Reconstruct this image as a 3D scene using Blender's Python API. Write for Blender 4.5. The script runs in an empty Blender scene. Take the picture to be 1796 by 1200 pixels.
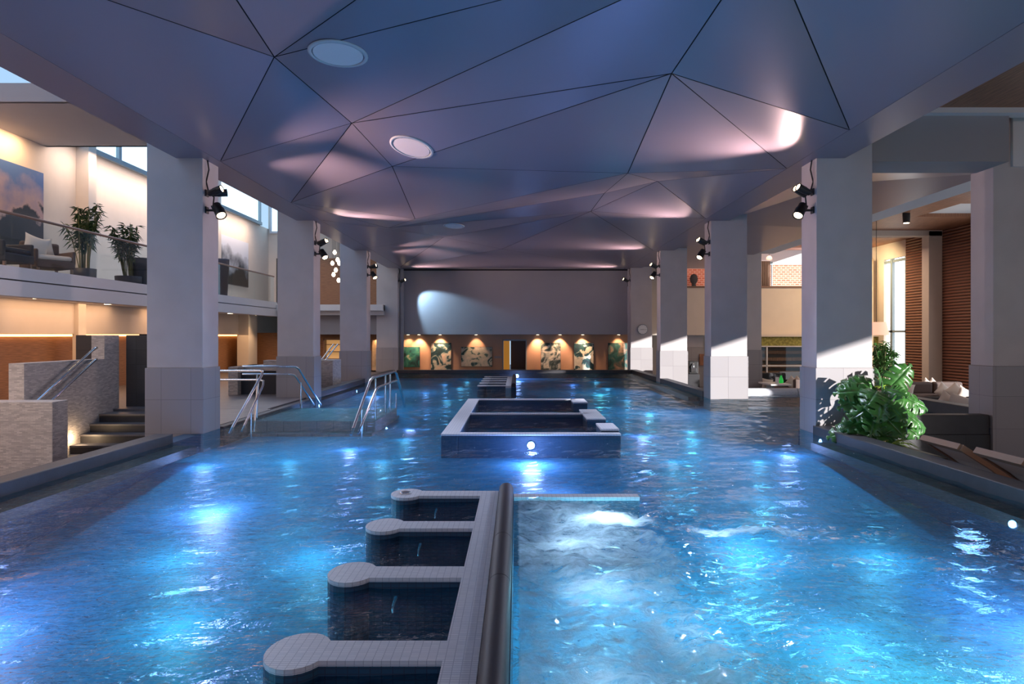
import bpy, math, random
from mathutils import Vector, Matrix, noise
random.seed(7)
SC = bpy.context.scene
COL = SC.collection
# ------------------------------------------------------------------ camera
F, VX, VY, H = 1200.0, 907.0, 588.0, 1.5
cam = bpy.data.objects.new('camera', bpy.data.cameras.new('camera'))
COL.objects.link(cam)
cam.location = (0, 0, H); cam.rotation_euler = (math.pi/2, 0, 0)
cam.data.sensor_width = 36; cam.data.lens = 36*F/1796
cam.data.shift_x = -(VX-898)/1796; cam.data.shift_y = -(600-VY)/1796
cam.data.clip_start = .05; cam.data.clip_end = 300
SC.camera = cam
SC.view_settings.view_transform = 'Standard'; SC.view_settings.look = 'None'
SC.view_settings.exposure = 0.0; SC.view_settings.gamma = 1
SC.cycles.max_bounces = 7; SC.cycles.diffuse_bounces = 3; SC.cycles.glossy_bounces = 3
SC.cycles.transparent_max_bounces = 10; SC.cycles.caustics_reflective = False; SC.cycles.caustics_refractive = False
SC.cycles.sample_clamp_indirect = 3; SC.cycles.sample_clamp_direct = 0; SC.cycles.blur_glossy = .5
# ------------------------------------------------------------------ world and big lights
w = bpy.data.worlds.new('sky'); SC.world = w; w.use_nodes = True
nt = w.node_tree; bg = nt.nodes['Background']
tc = nt.nodes.new('ShaderNodeTexCoord'); sx = nt.nodes.new('ShaderNodeSeparateXYZ'); cr = nt.nodes.new('ShaderNodeValToRGB')
nt.links.new(tc.outputs['Generated'], sx.inputs[0]); nt.links.new(sx.outputs[2], cr.inputs[0]); nt.links.new(cr.outputs[0], bg.inputs[0])
cr.color_ramp.elements[0].position = 0; cr.color_ramp.elements[0].color = (.55, .78, 1, 1)
cr.color_ramp.elements[1].position = 1; cr.color_ramp.elements[1].color = (.18, .48, 1, 1)
bg.inputs[1].default_value = 1.0
def light(kind, name, loc, power, color, size=.1, size_y=None, aim=None, spot=60, blend=.5):
    d = bpy.data.lights.new(name, kind); o = bpy.data.objects.new(name, d); COL.objects.link(o)
    d.energy = power; d.color = color; o.location = loc
    if kind == 'AREA':
        d.shape = 'RECTANGLE'; d.size = size; d.size_y = size_y or size
    elif kind in ('POINT', 'SPOT'): d.shadow_soft_size = size
    if kind == 'SPOT': d.spot_size = math.radians(spot); d.spot_blend = blend
    if aim is not None:
        zz = -Vector(aim).normalized(); u = Vector((0, 1, 0)) if abs(zz.y) < .6 else Vector((0, 0, 1))
        xx = u.cross(zz).normalized(); yy = zz.cross(xx); o.rotation_euler = Matrix((xx, yy, zz)).transposed().to_euler()
    return o
SUNDIR = Vector((-1, 1.0, -.326))
sun = light('SUN', 'sun', (20, -20, 10), 9.5, (1, .95, .92), aim=SUNDIR); sun.data.angle = math.radians(.6)
light('AREA', 'daylight_left_skylight', (-8.6, 11, 8.4), 170, (.55, .72, 1), 6, 24, aim=(0.25, 0, -1))
light('AREA', 'daylight_left_skylight_far', (-8.6, 23, 8.4), 150, (.55, .72, 1), 6, 9, aim=(0.25, 0, -1))
light('AREA', 'fill_behind', (0, -2.9, 2.4), 70, (1, .78, .84), 12, 3.4, aim=(0, 1, .12))  # added fill in front of the closed wall, no window there
light('AREA', 'lounge_window_daylight', (14.0, 18, 2.4), 90, (1, .93, .88), 3, 6, aim=(-1, 0, -.1))
WARM = (1, .62, .34)
# ------------------------------------------------------------------ materials
def mat(name, color, rough=.6, metal=0, var=0, vscale=3, bump=0, bscale=30, emit=None, estr=1, spec=.5, alpha=1, stretch=None, color2=None, coat=0):
    m = bpy.data.materials.new(name); m.use_nodes = True
    n = m.node_tree.nodes; l = m.node_tree.links; b = n['Principled BSDF']
    b.inputs['Base Color'].default_value = (*color, 1); b.inputs['Roughness'].default_value = rough
    b.inputs['Metallic'].default_value = metal; b.inputs['Specular IOR Level'].default_value = spec
    b.inputs['Coat Weight'].default_value = coat
    if alpha < 1: b.inputs['Alpha'].default_value = alpha
    if emit: b.inputs['Emission Color'].default_value = (*emit, 1); b.inputs['Emission Strength'].default_value = estr
    if var or bump or color2:
        uv = n.new('ShaderNodeTexCoord'); mp = n.new('ShaderNodeMapping'); l.new(uv.outputs['UV' if stretch else 'Object'], mp.inputs[0])
        if stretch: mp.inputs['Scale'].default_value = stretch
        if var or color2:
            t = n.new('ShaderNodeTexNoise'); t.inputs['Scale'].default_value = vscale; t.inputs['Detail'].default_value = 5
            l.new(mp.outputs[0], t.inputs[0])
            r = n.new('ShaderNodeValToRGB'); l.new(t.outputs[0], r.inputs[0])
            c2 = color2 or tuple(c*(1-var) for c in color); c1 = color if color2 else tuple(min(1, c*(1+var*.6)) for c in color)
            r.color_ramp.elements[0].position = .35; r.color_ramp.elements[0].color = (*c2, 1)
            r.color_ramp.elements[1].position = .65; r.color_ramp.elements[1].color = (*c1, 1)
            l.new(r.outputs[0], b.inputs['Base Color'])
        if bump:
            t = n.new('ShaderNodeTexNoise'); t.inputs['Scale'].default_value = bscale; t.inputs['Detail'].default_value = 3; l.new(mp.outputs[0], t.inputs[0])
            bp = n.new('ShaderNodeBump'); bp.inputs['Strength'].default_value = bump; bp.inputs['Distance'].default_value = .02
            l.new(t.outputs[0], bp.inputs['Height']); l.new(bp.outputs[0], b.inputs['Normal'])
    return m
def tilemat(name, c1, c2, mortar, w=.6, h=.6, ms=.004, rough=.5, offset=0, bump=.4, spec=.5):
    m = mat(name, c1, rough, spec=spec); n = m.node_tree.nodes; l = m.node_tree.links; b = n['Principled BSDF']
    uv = n.new('ShaderNodeTexCoord'); br = n.new('ShaderNodeTexBrick'); l.new(uv.outputs['UV'], br.inputs[0])
    br.offset = offset; br.inputs['Scale'].default_value = 1
    br.inputs['Color1'].default_value = (*c1, 1); br.inputs['Color2'].default_value = (*c2, 1); br.inputs['Mortar'].default_value = (*mortar, 1)
    br.inputs['Mortar Size'].default_value = ms; br.inputs['Brick Width'].default_value = w; br.inputs['Row Height'].default_value = h
    br.inputs['Bias'].default_value = 0; l.new(br.outputs[0], b.inputs['Base Color'])
    bp = n.new('ShaderNodeBump'); bp.invert = True; bp.inputs['Strength'].default_value = bump; bp.inputs['Distance'].default_value = .01
    l.new(br.outputs['Fac'], bp.inputs['Height']); l.new(bp.outputs[0], b.inputs['Normal'])
    return m
M = {}
M['ceil'] = mat('satin ceiling panel', (.28, .245, .30), .34, .35, spec=.6, var=.02, vscale=.6)
M['gap'] = mat('dark panel joint', (.02, .02, .025), .8)
M['edge'] = mat('painted slab edge', (.60, .60, .62), .6)
M['plaster'] = mat('pale grey column plaster', (.56, .52, .52), .7, var=.05, vscale=2.2, bump=.05, bscale=60)
M['plinth'] = tilemat('stone column tile', (.36, .34, .35), (.33, .31, .32), (.20, .19, .20), .45, .52, .003, .5, offset=.0)
M['wallgrey'] = mat('smooth grey wall', (.34, .33, .345), .8, var=.03, vscale=1)
M['cream'] = mat('cream wall', (.70, .62, .54), .8, var=.02)
M['white'] = mat('white painted slab', (.72, .71, .72), .7)
M['mosaic'] = tilemat('split face pale mosaic', (.66, .60, .56), (.42, .38, .36), (.45, .41, .39), .085, .022, .002, .8, offset=.5, bump=1)
M['dark'] = mat('dark slate coping', (.035, .033, .038), .5, var=.12, vscale=8, bump=.08, bscale=90)
M['darkwall'] = tilemat('dark slate wall tile', (.045, .045, .05), (.035, .035, .04), (.02, .02, .02), .6, .3, .003, .55)
M['roller'] = mat('dark grey glazed roll', (.035, .03, .038), .55, spec=.3)
M['deck'] = tilemat('grey deck tile', (.14, .13, .135), (.12, .11, .12), (.07, .07, .07), .6, .3, .004, .4, offset=.5)
M['pooltile_bluelit'] = tilemat('pool mosaic with painted blue light', (.13, .44, .68), (.11, .38, .60), (.17, .46, .68), .05, .05, .003, .5)  # blue of the lit water is put into the tile colour
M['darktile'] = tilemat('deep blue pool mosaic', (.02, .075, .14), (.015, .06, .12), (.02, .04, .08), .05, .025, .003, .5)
M['rimtile'] = tilemat('pale blue grey rim mosaic', (.74, .76, .82), (.66, .69, .76), (.45, .48, .56), .04, .02, .002, .5)
M['steptile'] = tilemat('brown grey step tile', (.46, .36, .34), (.40, .31, .30), (.1, .1, .1), .3, .3, .004, .5)
M['steel'] = mat('brushed steel', (.75, .77, .8), .18, 1)
M['black'] = mat('matt black metal', (.015, .015, .017), .45)
M['lens'] = mat('warm lamp lens', (1, .9, .7), .3, emit=(1, .72, .42), estr=9)
M['bulb'] = mat('glowing bulb', (1, .9, .7), .3, emit=(1, .8, .55), estr=12)
M['poollens'] = mat('blue white pool lamp', (1, 1, 1), .3, emit=(.55, .6, 1), estr=8)
M['woodslat'] = None
M['wood'] = mat('warm wood veneer', (.30, .15, .08), .45, var=.3, vscale=6, stretch=(.6, 12, 1))
M['timber'] = mat('timber ceiling boards', (.34, .15, .08), .5, var=.35, vscale=4, stretch=(10, .6, 1), bump=.1)
M['orange'] = mat('terracotta plaster', (.55, .32, .21), .85, var=.04)
M['cushion'] = mat('cream cushion fabric', (.68, .60, .54), .95, bump=.2, bscale=120)
M['leather'] = mat('brown upholstery', (.10, .065, .055), .7, bump=.1)
M['darkfab'] = mat('charcoal upholstery', (.03, .03, .035), .8)
M['shade'] = mat('pleated lampshade', (.8, .6, .5), .8, emit=(1, .55, .36), estr=.9)
M['pot'] = mat('dark planter', (.05, .045, .06), .5)
M['leaf'] = mat('glossy green leaf', (.05, .17, .035), .3, var=.4, vscale=9, spec=.6)
M['leaf2'] = mat('yellow green leaf', (.28, .40, .05), .4, var=.3, vscale=6)
M['leaf3'] = mat('dark bamboo leaf', (.04, .085, .025), .5, var=.3)
M['stem'] = mat('plant stem', (.18, .16, .06), .6)
M['soil'] = mat('dark planting soil', (.03, .022, .016), .95, bump=.6, bscale=25)
M['frame'] = mat('grey window frame', (.25, .32, .36), .5)
M['sheen'] = mat('pale lounger mesh', (.62, .56, .52), .8)
M['lwood'] = mat('lounger timber', (.30, .17, .11), .5)
M['towel'] = mat('white towel', (.8, .78, .76), .95, bump=.3, bscale=80)
M['green'] = mat('green glass lantern', (.02, .5, .06), .3, emit=(.02, .6, .08), estr=.4)
M['moss'] = mat('moss green frieze', (.30, .27, .07), .95, var=.4, vscale=12, bump=.6, bscale=40)
M['clockface'] = mat('clock face', (.95, .96, .97), .5)
M['disc'] = mat('ceiling disc', (.88, .80, .80), .6)
M['cove'] = mat('warm cove strip', (1, .8, .5), .5, emit=(1, .5, .16), estr=5)
M['down'] = mat('downlight lens', (1, .9, .7), .5, emit=(1, .78, .5), estr=14)
M['brass'] = mat('brown handrail timber', (.22, .13, .09), .4)
g = bpy.data.materials.new('clear glass'); g.use_nodes = True; n = g.node_tree.nodes; l = g.node_tree.links
out = n['Material Output']; n.remove(n['Principled BSDF']); tr = n.new('ShaderNodeBsdfTransparent'); gl = n.new('ShaderNodeBsdfGlossy'); mx = n.new('ShaderNodeMixShader'); fr = n.new('ShaderNodeFresnel')
tr.inputs[0].default_value = (.90, .96, .97, 1); gl.inputs[1].default_value = .02; n.remove(fr); fr = n.new('ShaderNodeLayerWeight'); pw = n.new('ShaderNodeMath'); pw.operation = 'POWER'; pw.inputs[1].default_value = 4; l.new(fr.outputs['Facing'], pw.inputs[0])
pm = n.new('ShaderNodeMath'); pm.operation = 'MULTIPLY_ADD'; pm.inputs[1].default_value = .7; pm.inputs[2].default_value = .03; l.new(pw.outputs[0], pm.inputs[0])
l.new(pm.outputs[0], mx.inputs[0]); l.new(tr.outputs[0], mx.inputs[1]); l.new(gl.outputs[0], mx.inputs[2]); l.new(mx.outputs[0], out.inputs[0]); M['glass'] = g
# horizontal wood battens
def slatmat():
    m = mat('horizontal wood battens', (.26, .10, .06), .5); n = m.node_tree.nodes; l = m.node_tree.links; b = n['Principled BSDF']
    uv = n.new('ShaderNodeTexCoord'); wv = n.new('ShaderNodeTexWave'); wv.bands_direction = 'Y'; wv.inputs['Scale'].default_value = 3.2; wv.inputs['Distortion'].default_value = .35; wv.inputs['Detail Scale'].default_value = 2
    l.new(uv.outputs['UV'], wv.inputs[0])
    r = n.new('ShaderNodeValToRGB'); r.color_ramp.elements[0].color = (.07, .025, .018, 1); r.color_ramp.elements[1].color = (.30, .12, .07, 1); r.color_ramp.elements[0].position = .1; r.color_ramp.elements[1].position = .5
    l.new(wv.outputs[0], r.inputs[0]); l.new(r.outputs[0], b.inputs['Base Color'])
    bp = n.new('ShaderNodeBump'); bp.inputs['Distance'].default_value = .03; l.new(wv.outputs[0], bp.inputs['Height']); l.new(bp.outputs[0], b.inputs['Normal'])
    return m
M['woodslat'] = slatmat()
def artmat(name, stops, scale, dist, seed, squash=(1, 1, 1)):
    m = mat(name, (1, 1, 1), .6); n = m.node_tree.nodes; l = m.node_tree.links; b = n['Principled BSDF']
    tcn = n.new('ShaderNodeTexCoord'); mp = n.new('ShaderNodeMapping'); l.new(tcn.outputs['UV'], mp.inputs[0]); mp.inputs['Location'].default_value = (seed, seed*.7, seed); mp.inputs['Scale'].default_value = squash
    t = n.new('ShaderNodeTexNoise'); t.inputs['Scale'].default_value = scale; t.inputs['Detail'].default_value = 7; t.inputs['Distortion'].default_value = dist; l.new(mp.outputs[0], t.inputs[0])
    r = n.new('ShaderNodeValToRGB'); l.new(t.outputs[0], r.inputs[0]); e = r.color_ramp.elements
    e[0].position, e[0].color = stops[0][0], (*stops[0][1], 1); e[1].position, e[1].color = stops[-1][0], (*stops[-1][1], 1)
    for p, c in stops[1:-1]:
        q = e.new(p); q.color = (*c, 1)
    l.new(r.outputs[0], b.inputs['Base Color']); return m
# ------------------------------------------------------------------ mesh helpers
class MB:
    def __init__(s): s.v = []; s.f = []; s.sm = []
    def add(s, v, f, smooth=False):
        o = len(s.v); s.v += [tuple(p) for p in v]; s.f += [tuple(i+o for i in q) for q in f]; s.sm += [smooth]*len(f); return s
    def box(s, a, b):
        x0, y0, z0 = [min(p, q) for p, q in zip(a, b)]; x1, y1, z1 = [max(p, q) for p, q in zip(a, b)]
        return s.add([(x0,y0,z0),(x1,y0,z0),(x1,y1,z0),(x0,y1,z0),(x0,y0,z1),(x1,y0,z1),(x1,y1,z1),(x0,y1,z1)],
                     [(0,3,2,1),(4,5,6,7),(0,1,5,4),(1,2,6,5),(2,3,7,6),(3,0,4,7)])
    def prism(s, poly, z0, z1):           # poly CCW in xy
        n = len(poly); v = [(x, y, z0) for x, y in poly]+[(x, y, z1) for x, y in poly]
        return s.add(v, [tuple(range(n-1, -1, -1)), tuple(range(n, 2*n))]+[(i, (i+1) % n, n+(i+1) % n, n+i) for i in range(n)])
    def tube(s, pts, r, seg=10, cap=True):
        pts = [Vector(p) for p in pts]; rr = r if isinstance(r, (list, tuple)) else [r]*len(pts)
        rings = []; up = None
        for i, p in enumerate(pts):
            d = (pts[min(i+1, len(pts)-1)]-pts[max(i-1, 0)]).normalized()
            if up is None:
                up = Vector((0, 0, 1)) if abs(d.z) < .9 else Vector((1, 0, 0))
            a = d.cross(up).normalized(); up = a.cross(d).normalized()
            rings.append([p+(a*math.cos(t)+up*math.sin(t))*rr[i] for t in [2*math.pi*k/seg for k in range(seg)]])
        v = [q for rg in rings for q in rg]; f = []
        for i in range(len(pts)-1):
            for k in range(seg): f.append((i*seg+k, i*seg+(k+1) % seg, (i+1)*seg+(k+1) % seg, (i+1)*seg+k))
        s.add(v, f, True)
        if cap:
            s.add(rings[0], [tuple(range(seg-1, -1, -1))]); s.add(rings[-1], [tuple(range(seg))])
        return s
    def lathe(s, prof, c=(0, 0, 0), axis=None, seg=20):
        q = Vector((0, 0, 1)).rotation_difference(Vector(axis).normalized()) if axis is not None else None
        v = []; f = []
        for r, z in prof:
            for k in range(seg):
                t = 2*math.pi*k/seg; p = Vector((r*math.cos(t), r*math.sin(t), z))
                if q: p = q @ p
                v.append(p+Vector(c))
        for i in range(len(prof)-1):
            for k in range(seg): f.append((i*seg+k, i*seg+(k+1) % seg, (i+1)*seg+(k+1) % seg, (i+1)*seg+k))
        s.add(v, f, True)
        s.add([v[k] for k in range(seg)], [tuple(range(seg-1, -1, -1))]); m = len(prof)-1
        s.add([v[m*seg+k] for k in range(seg)], [tuple(range(seg))]); return s
    def pillow(s, c, size, rot=None, e=.55, n=10):
        R = rot or Matrix.Identity(3); v = []; f = []
        sg = lambda x, p: math.copysign(abs(x)**p, x)
        for i in range(n+1):
            a = -math.pi/2+math.pi*i/n
            for k in range(2*n):
                t = math.pi*k/n
                p = Vector((size[0]/2*sg(math.cos(a), 1)*sg(math.cos(t), e), size[1]/2*sg(math.sin(a), 1), size[2]/2*sg(math.cos(a), 1)*sg(math.sin(t), e)))
                v.append(R @ p+Vector(c))
        for i in range(n):
            for k in range(2*n): f.append((i*2*n+k, i*2*n+(k+1) % (2*n), (i+1)*2*n+(k+1) % (2*n), (i+1)*2*n+k))
        return s.add(v, f, True)
    def build(s, name, m, parent=None, bevel=0, thick=0):
        me = bpy.data.meshes.new(name); me.from_pydata(s.v, [], s.f); me.update()
        uv = me.uv_layers.new(name='UVMap').data
        for p in me.polygons:
            nx, ny, nz = [abs(c) for c in p.normal]; p.use_smooth = s.sm[p.index]
            for li in p.loop_indices:
                x, y, z = me.vertices[me.loops[li].vertex_index].co
                uv[li].uv = (y, z) if nx >= ny and nx >= nz else ((x, z) if ny >= nz else (x, y))
        me.materials.append(m); o = bpy.data.objects.new(name, me); COL.objects.link(o)
        if parent: o.parent = parent; o.matrix_parent_inverse = Matrix.Translation(parent.location).inverted() @ Matrix.Identity(4)
        if bevel: b = o.modifiers.new('b', 'BEVEL'); b.width = bevel; b.segments = 2; b.limit_method = 'ANGLE'
        if thick: b = o.modifiers.new('t', 'SOLIDIFY'); b.thickness = thick; b.offset = 0
        return o
def tag(o, label=None, cat=None, group=None, kind=None):
    if label: o['label'] = label
    if cat: o['category'] = cat
    if group: o['group'] = group
    if kind: o['kind'] = kind
    return o
def thing(name, loc, label, cat, group=None, kind=None):
    o = bpy.data.objects.new(name, None); COL.objects.link(o); o.location = loc; o.empty_display_size = .1
    return tag(o, label, cat, group, kind)
def struct(name, mb, m, label=None, bevel=0, parent=None):
    o = mb.build(name, m, parent, bevel)
    if not parent: o['kind'] = 'structure'
    if label: o['label'] = label
    return o
def bx(*ab): 
    m = MB()
    for a, b in zip(ab[::2], ab[1::2]): m.box(a, b)
    return m
def at(px, py, Y): return Vector(((px-VX)/F*Y, Y, H-(py-VY)/F*Y))
def atz(px, py, z): Y = (H-z)*F/(py-VY); return Vector(((px-VX)/F*Y, Y, z))
def copy_tree(o, off, parent=None):
    c = o.copy(); COL.objects.link(c)
    if parent: c.parent = parent
    else: c.location = o.location+Vector(off)
    for ch in [x for x in o.children]: copy_tree(ch, off, c)
    return c
YC = [10.4, 16.06, 21.73, 27.39]
XL, XR, CW, CD = -4.78, 4.55, .85, .55
# ------------------------------------------------------------------ ceiling
ZC = 4.19
cv = {}
def V(k, px, py, z): cv[k] = atz(px, py, z)
V('A', 481, 100, 4.72); V('B', 617, 216, 4.60); V('Fv', 688, 292, 4.26); V('G', 728, 384, 4.12); V('Hh', 1178, 129, 4.34)
V('Y0', 1101, 304, 4.08); V('Q', 681, 400, 4.30); V('P', 1060, 339, 4.42); V('K', 1153, 318, 4.50); V('N', 1036, 371, 4.30)
V('M', 778, 416, 4.46); V('W', 880, 437, 4.22); V('B2', 1344, -117, 4.75); V('D2', 1000, -265, 4.95); V('E2', 283, -200, 4.30)
LX, RX = -4.6, 4.36
def L(k, x, y): cv[k] = Vector((x, y, ZC))
L('A1', LX, 3.9); L('C', LX, 10.6); L('E', LX, 13.9); L('V', LX, 15.95); L('U', LX, 21.1); L('T', LX, 26.95); L('S0', LX, -3)
L('Xn', RX, -3); L('X', RX, 8.97); L('J', RX, 11.05); L('R', RX, 15.8); L('S', RX, 21.8); L('Z', RX, 27.4); L('TT', LX, 27.4)
tris = ['A1 A C', 'A C B', 'C B E', 'B E Fv', 'E Fv G', 'E G Q', 'E Q V', 'G Q P', 'G P Y0', 'P K Y0', 'Y0 K J', 'V Q M', 'V M U', 'Q M N', 'Q N P', 'P N K', 'K N R', 'J K R',
        'N R S', 'U M T', 'M T W', 'M W N', 'W N S', 'W T TT', 'W TT Z', 'W S Z', 'B Fv Hh', 'B Hh B2', 'Fv G Y0', 'Fv Y0 Hh', 'Hh Y0 J', 'Hh J X', 'Hh X B2', 'B2 X Xn', 'A B B2', 'A B2 D2', 'A D2 E2',
        'A E2 A1', 'A1 E2 S0', 'E2 D2 S0', 'D2 S0 Xn', 'D2 B2 Xn']
mb = MB(); back = MB()
for t in tris:
    a, b, c = [cv[k] for k in t.split()]
    nrm = (b-a).cross(c-a).normalized()
    if nrm.z > 0: b, c = c, b; nrm = -nrm
    back.add([p+Vector((0, 0, .03)) for p in (a, b, c)], [(0, 1, 2)])
    P3 = [a, b, c]; ins = []
    for i in range(3):
        p, q, r = P3[i], P3[(i+1) % 3], P3[(i-1) % 3]
        u, v = (q-p).normalized(), (r-p).normalized(); s_ = max(.15, u.cross(v).length)
        ins.append(p+(u+v)*(.007/s_))
    mb.add(ins, [(0, 1, 2)])
ceil = struct('ceiling', mb, M['ceil'], 'folded satin ceiling of triangular panels over the pool')
struct('joint_backing', back, M['gap'], parent=ceil)
mb = MB()
ys = [-3, 28.0]
mb.box((-5.18, -3, ZC), (LX, 27.9, ZC+.02)); mb.box((RX, -3, ZC), (4.98, 27.9, ZC+.02))
mb.box((-5.18, -3, ZC+.021), (-5.12, 27.9, 5.6)); mb.box((4.92, -3, ZC+.021), (4.98, 27.9, 5.0)); mb.box((-5.18, -3, 5.4), (4.98, 27.9, 5.6)); mb.box((4.92, -3, 5.0), (4.98, 27.9, 5.5))
struct('trim_1', mb, M['ceil'], 'flat painted border band around the folded ceiling')
# ceiling discs
def tri_hit(px, py, key):
    a, b, c = [cv[k] for k in key.split()]; n_ = (b-a).cross(c-a).normalized(); d = at(px, py, 1)-Vector((0, 0, H)); o = Vector((0, 0, H))
    t = (a-o).dot(n_)/d.dot(n_); 
    if n_.z > 0: n_ = -n_
    return o+d*t, n_
for px, py, key, r, lb in [(593, 94, 'A B B2', .30, 'large round access disc in the ceiling panel nearest the camera'), (722, 258, 'B Fv Hh', .30, 'round access disc in the middle ceiling panel, beside the ridge'), (796, 396, 'Q N P', .24, 'small round access disc in the farthest ceiling fold')]:
    p, n_ = tri_hit(px, py, key); t = thing('ceiling_disc', p, lb, 'ceiling disc')
    MB().lathe([(r*1.12, 0), (r*1.12, .012), (r*.98, .02), (r*.98, 0)], p, n_, 32).build('rim', M['edge'], t)
    MB().lathe([(r*.93, 0), (r*.93, .014)], p, n_, 32).build('cover', M['disc'], t)
# ------------------------------------------------------------------ columns
names = ['nearest', 'second', 'third', 'fourth']
def column(x0, y0, z0, z1, label, plaster=M['plaster'], w_=CW, d_=CD, zp=1.0):
    c = thing('column', (x0+w_/2, y0+d_/2, z0), label, 'column', kind='structure')
    bx((x0, y0, zp), (x0+w_, y0+d_, z1)).build('shaft', plaster, c, .008)
    bx((x0-.02, y0-.02, z0), (x0+w_+.02, y0+d_+.02, zp)).build('plinth', M['plinth'], c, .006)
    return c
for i, y in enumerate(YC):
    column(XL-CW, y, -1.4, 8.5 if False else 5.4, f'pale column with stone plinth on the skylit side, {names[i]} of four')
    column(XR, y, -1.4, 4.98 if i else 4.98, f'pale column with stone plinth on the lounge side, {names[i]} of four')
# parts of left columns outside the slab edge rise to the skylight
for i, y in enumerate(YC):
    struct('trim_%d' % (2+i), bx((XL-CW, y, 5.4), (-5.2, y+CD, 8.4)), M['plaster'])
column(7.62, 10.95, -.7, 5.0, 'broad pale column at the outer edge beside the loungers', w_=.95)
column(7.3, 22.9, -.7, 5.0, 'grey brown column standing behind the second lounge side column', w_=.88)
column(7.0, 28.3, -.7, 3.4, 'short grey column beside the coffee counter', w_=.7)
# ------------------------------------------------------------------ water
def smooth(a, b, x): t = max(0, min(1, (x-a)/(b-a))); return t*t*(3-2*t)
def foam(x, y):
    f = 0
    if x > -.02: f = max(f, .72*smooth(6.35, 6.1, y)*smooth(1.9, .7, x-.12*math.sin(y*3)+.08*(y-4)))
    f = max(f, 1.15*math.exp(-((x-.75)/.45)**2-((y-5.55)/.36)**2))
    f = max(f, .80*math.exp(-((x-1.75)/.95)**2-((y-5.25+.1*x-.17)/.17)**2)); f = max(f, .62*math.exp(-((x-2.2)/1.1)**2-((y-4.55)/.15)**2))
    f = max(f, .7*math.exp(-((x-.35)/.3)**2-((y-5.2)/.5)**2))
    if x > 4.9: f = max(f, 1.2*smooth(16.55, 16.85, y))
    f = max(f, .85*math.exp(-((x-1.9)/1.6)**2-((y-22.2)/.25)**2)); f = max(f, .5*math.exp(-((x-3.1)/1.0)**2-((y-15.2)/.3)**2))
    return f
xs = [XL-.3+i*.06 for i in range(int((8.15+5.08)/.06)+1)]
yv = [-1.0]; 
while yv[-1] < 27.0: yv.append(yv[-1]+max(.05, .012*abs(yv[-1])**1.0))
nx = len(xs); verts = []; fo = []
for y in yv:
    for x in xs:
        fm = foam(x, y); a = .014+.06*min(1, fm)*(1 if y < 8 else .4)
        z = a*noise.noise(Vector((x*2.2, y*2.2, 1)))+a*.6*noise.noise(Vector((x*6, y*6, 5)))+(.5*a*noise.noise(Vector((x*14, y*14, 9))) if fm > .1 else 0)
        verts.append((x, y, z)); fo.append(fm)
faces = []
for j in range(len(yv)-1):
    for i in range(nx-1):
        xc, yc = xs[i]+.03, (yv[j]+yv[j+1])/2
        if xc > XR+.12 and not (11.15 < yc < 16.95): continue
        if xc < XL+.02 and not (XL-.1 < xc and 10 < yc < 17): 
            if xc < XL-.02: continue
        faces.append((j*nx+i, j*nx+i+1, (j+1)*nx+i+1, (j+1)*nx+i))
used = sorted({i for f in faces for i in f}); rm = {o: k for k, o in enumerate(used)}
me = bpy.data.meshes.new('pool_water'); me.from_pydata([verts[i] for i in used], [], [tuple(rm[i] for i in f) for f in faces])
at_ = me.attributes.new('foam', 'FLOAT', 'POINT')
for k, i in enumerate(used): at_.data[k].value = fo[i]
for p in me.polygons: p.use_smooth = True
water = bpy.data.objects.new('pool_water', me); COL.objects.link(water); tag(water, 'rippling blue pool water with white foam near the jets', kind='structure')
m = bpy.data.materials.new('pool water'); m.use_nodes = True; n = m.node_tree.nodes; l = m.node_tree.links; n.remove(n['Principled BSDF']); out = n['Material Output']
tco = n.new('ShaderNodeTexCoord')
mp = n.new('ShaderNodeMapping'); mp.inputs['Scale'].default_value = (1, 1.5, 1); l.new(tco.outputs['Object'], mp.inputs[0])
n1 = n.new('ShaderNodeTexNoise'); n1.inputs['Scale'].default_value = 5.5; n1.inputs['Detail'].default_value = 5; n1.inputs['Distortion'].default_value = .6; l.new(mp.outputs[0], n1.inputs[0])
n2 = n.new('ShaderNodeTexNoise'); n2.inputs['Scale'].default_value = 21; n2.inputs['Detail'].default_value = 3; n2.inputs['Distortion'].default_value = .5; l.new(mp.outputs[0], n2.inputs[0])
ad = n.new('ShaderNodeMath'); ad.operation = 'MULTIPLY_ADD'; ad.inputs[1].default_value = .5; l.new(n2.outputs[0], ad.inputs[0]); l.new(n1.outputs[0], ad.inputs[2])
bp = n.new('ShaderNodeBump'); bp.inputs['Strength'].default_value = 1; bp.inputs['Distance'].default_value = .05; l.new(ad.outputs[0], bp.inputs['Height'])
tr = n.new('ShaderNodeBsdfTransparent'); tr.inputs[0].default_value = (.32, .79, .93, 1)
gl = n.new('ShaderNodeBsdfGlossy'); gl.inputs['Roughness'].default_value = .05; l.new(bp.outputs[0], gl.inputs['Normal'])
fr = n.new('ShaderNodeFresnel'); fr.inputs[0].default_value = 1.33; l.new(bp.outputs[0], fr.inputs['Normal'])
mx = n.new('ShaderNodeMixShader'); l.new(fr.outputs[0], mx.inputs[0]); l.new(tr.outputs[0], mx.inputs[1]); l.new(gl.outputs[0], mx.inputs[2])
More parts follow.
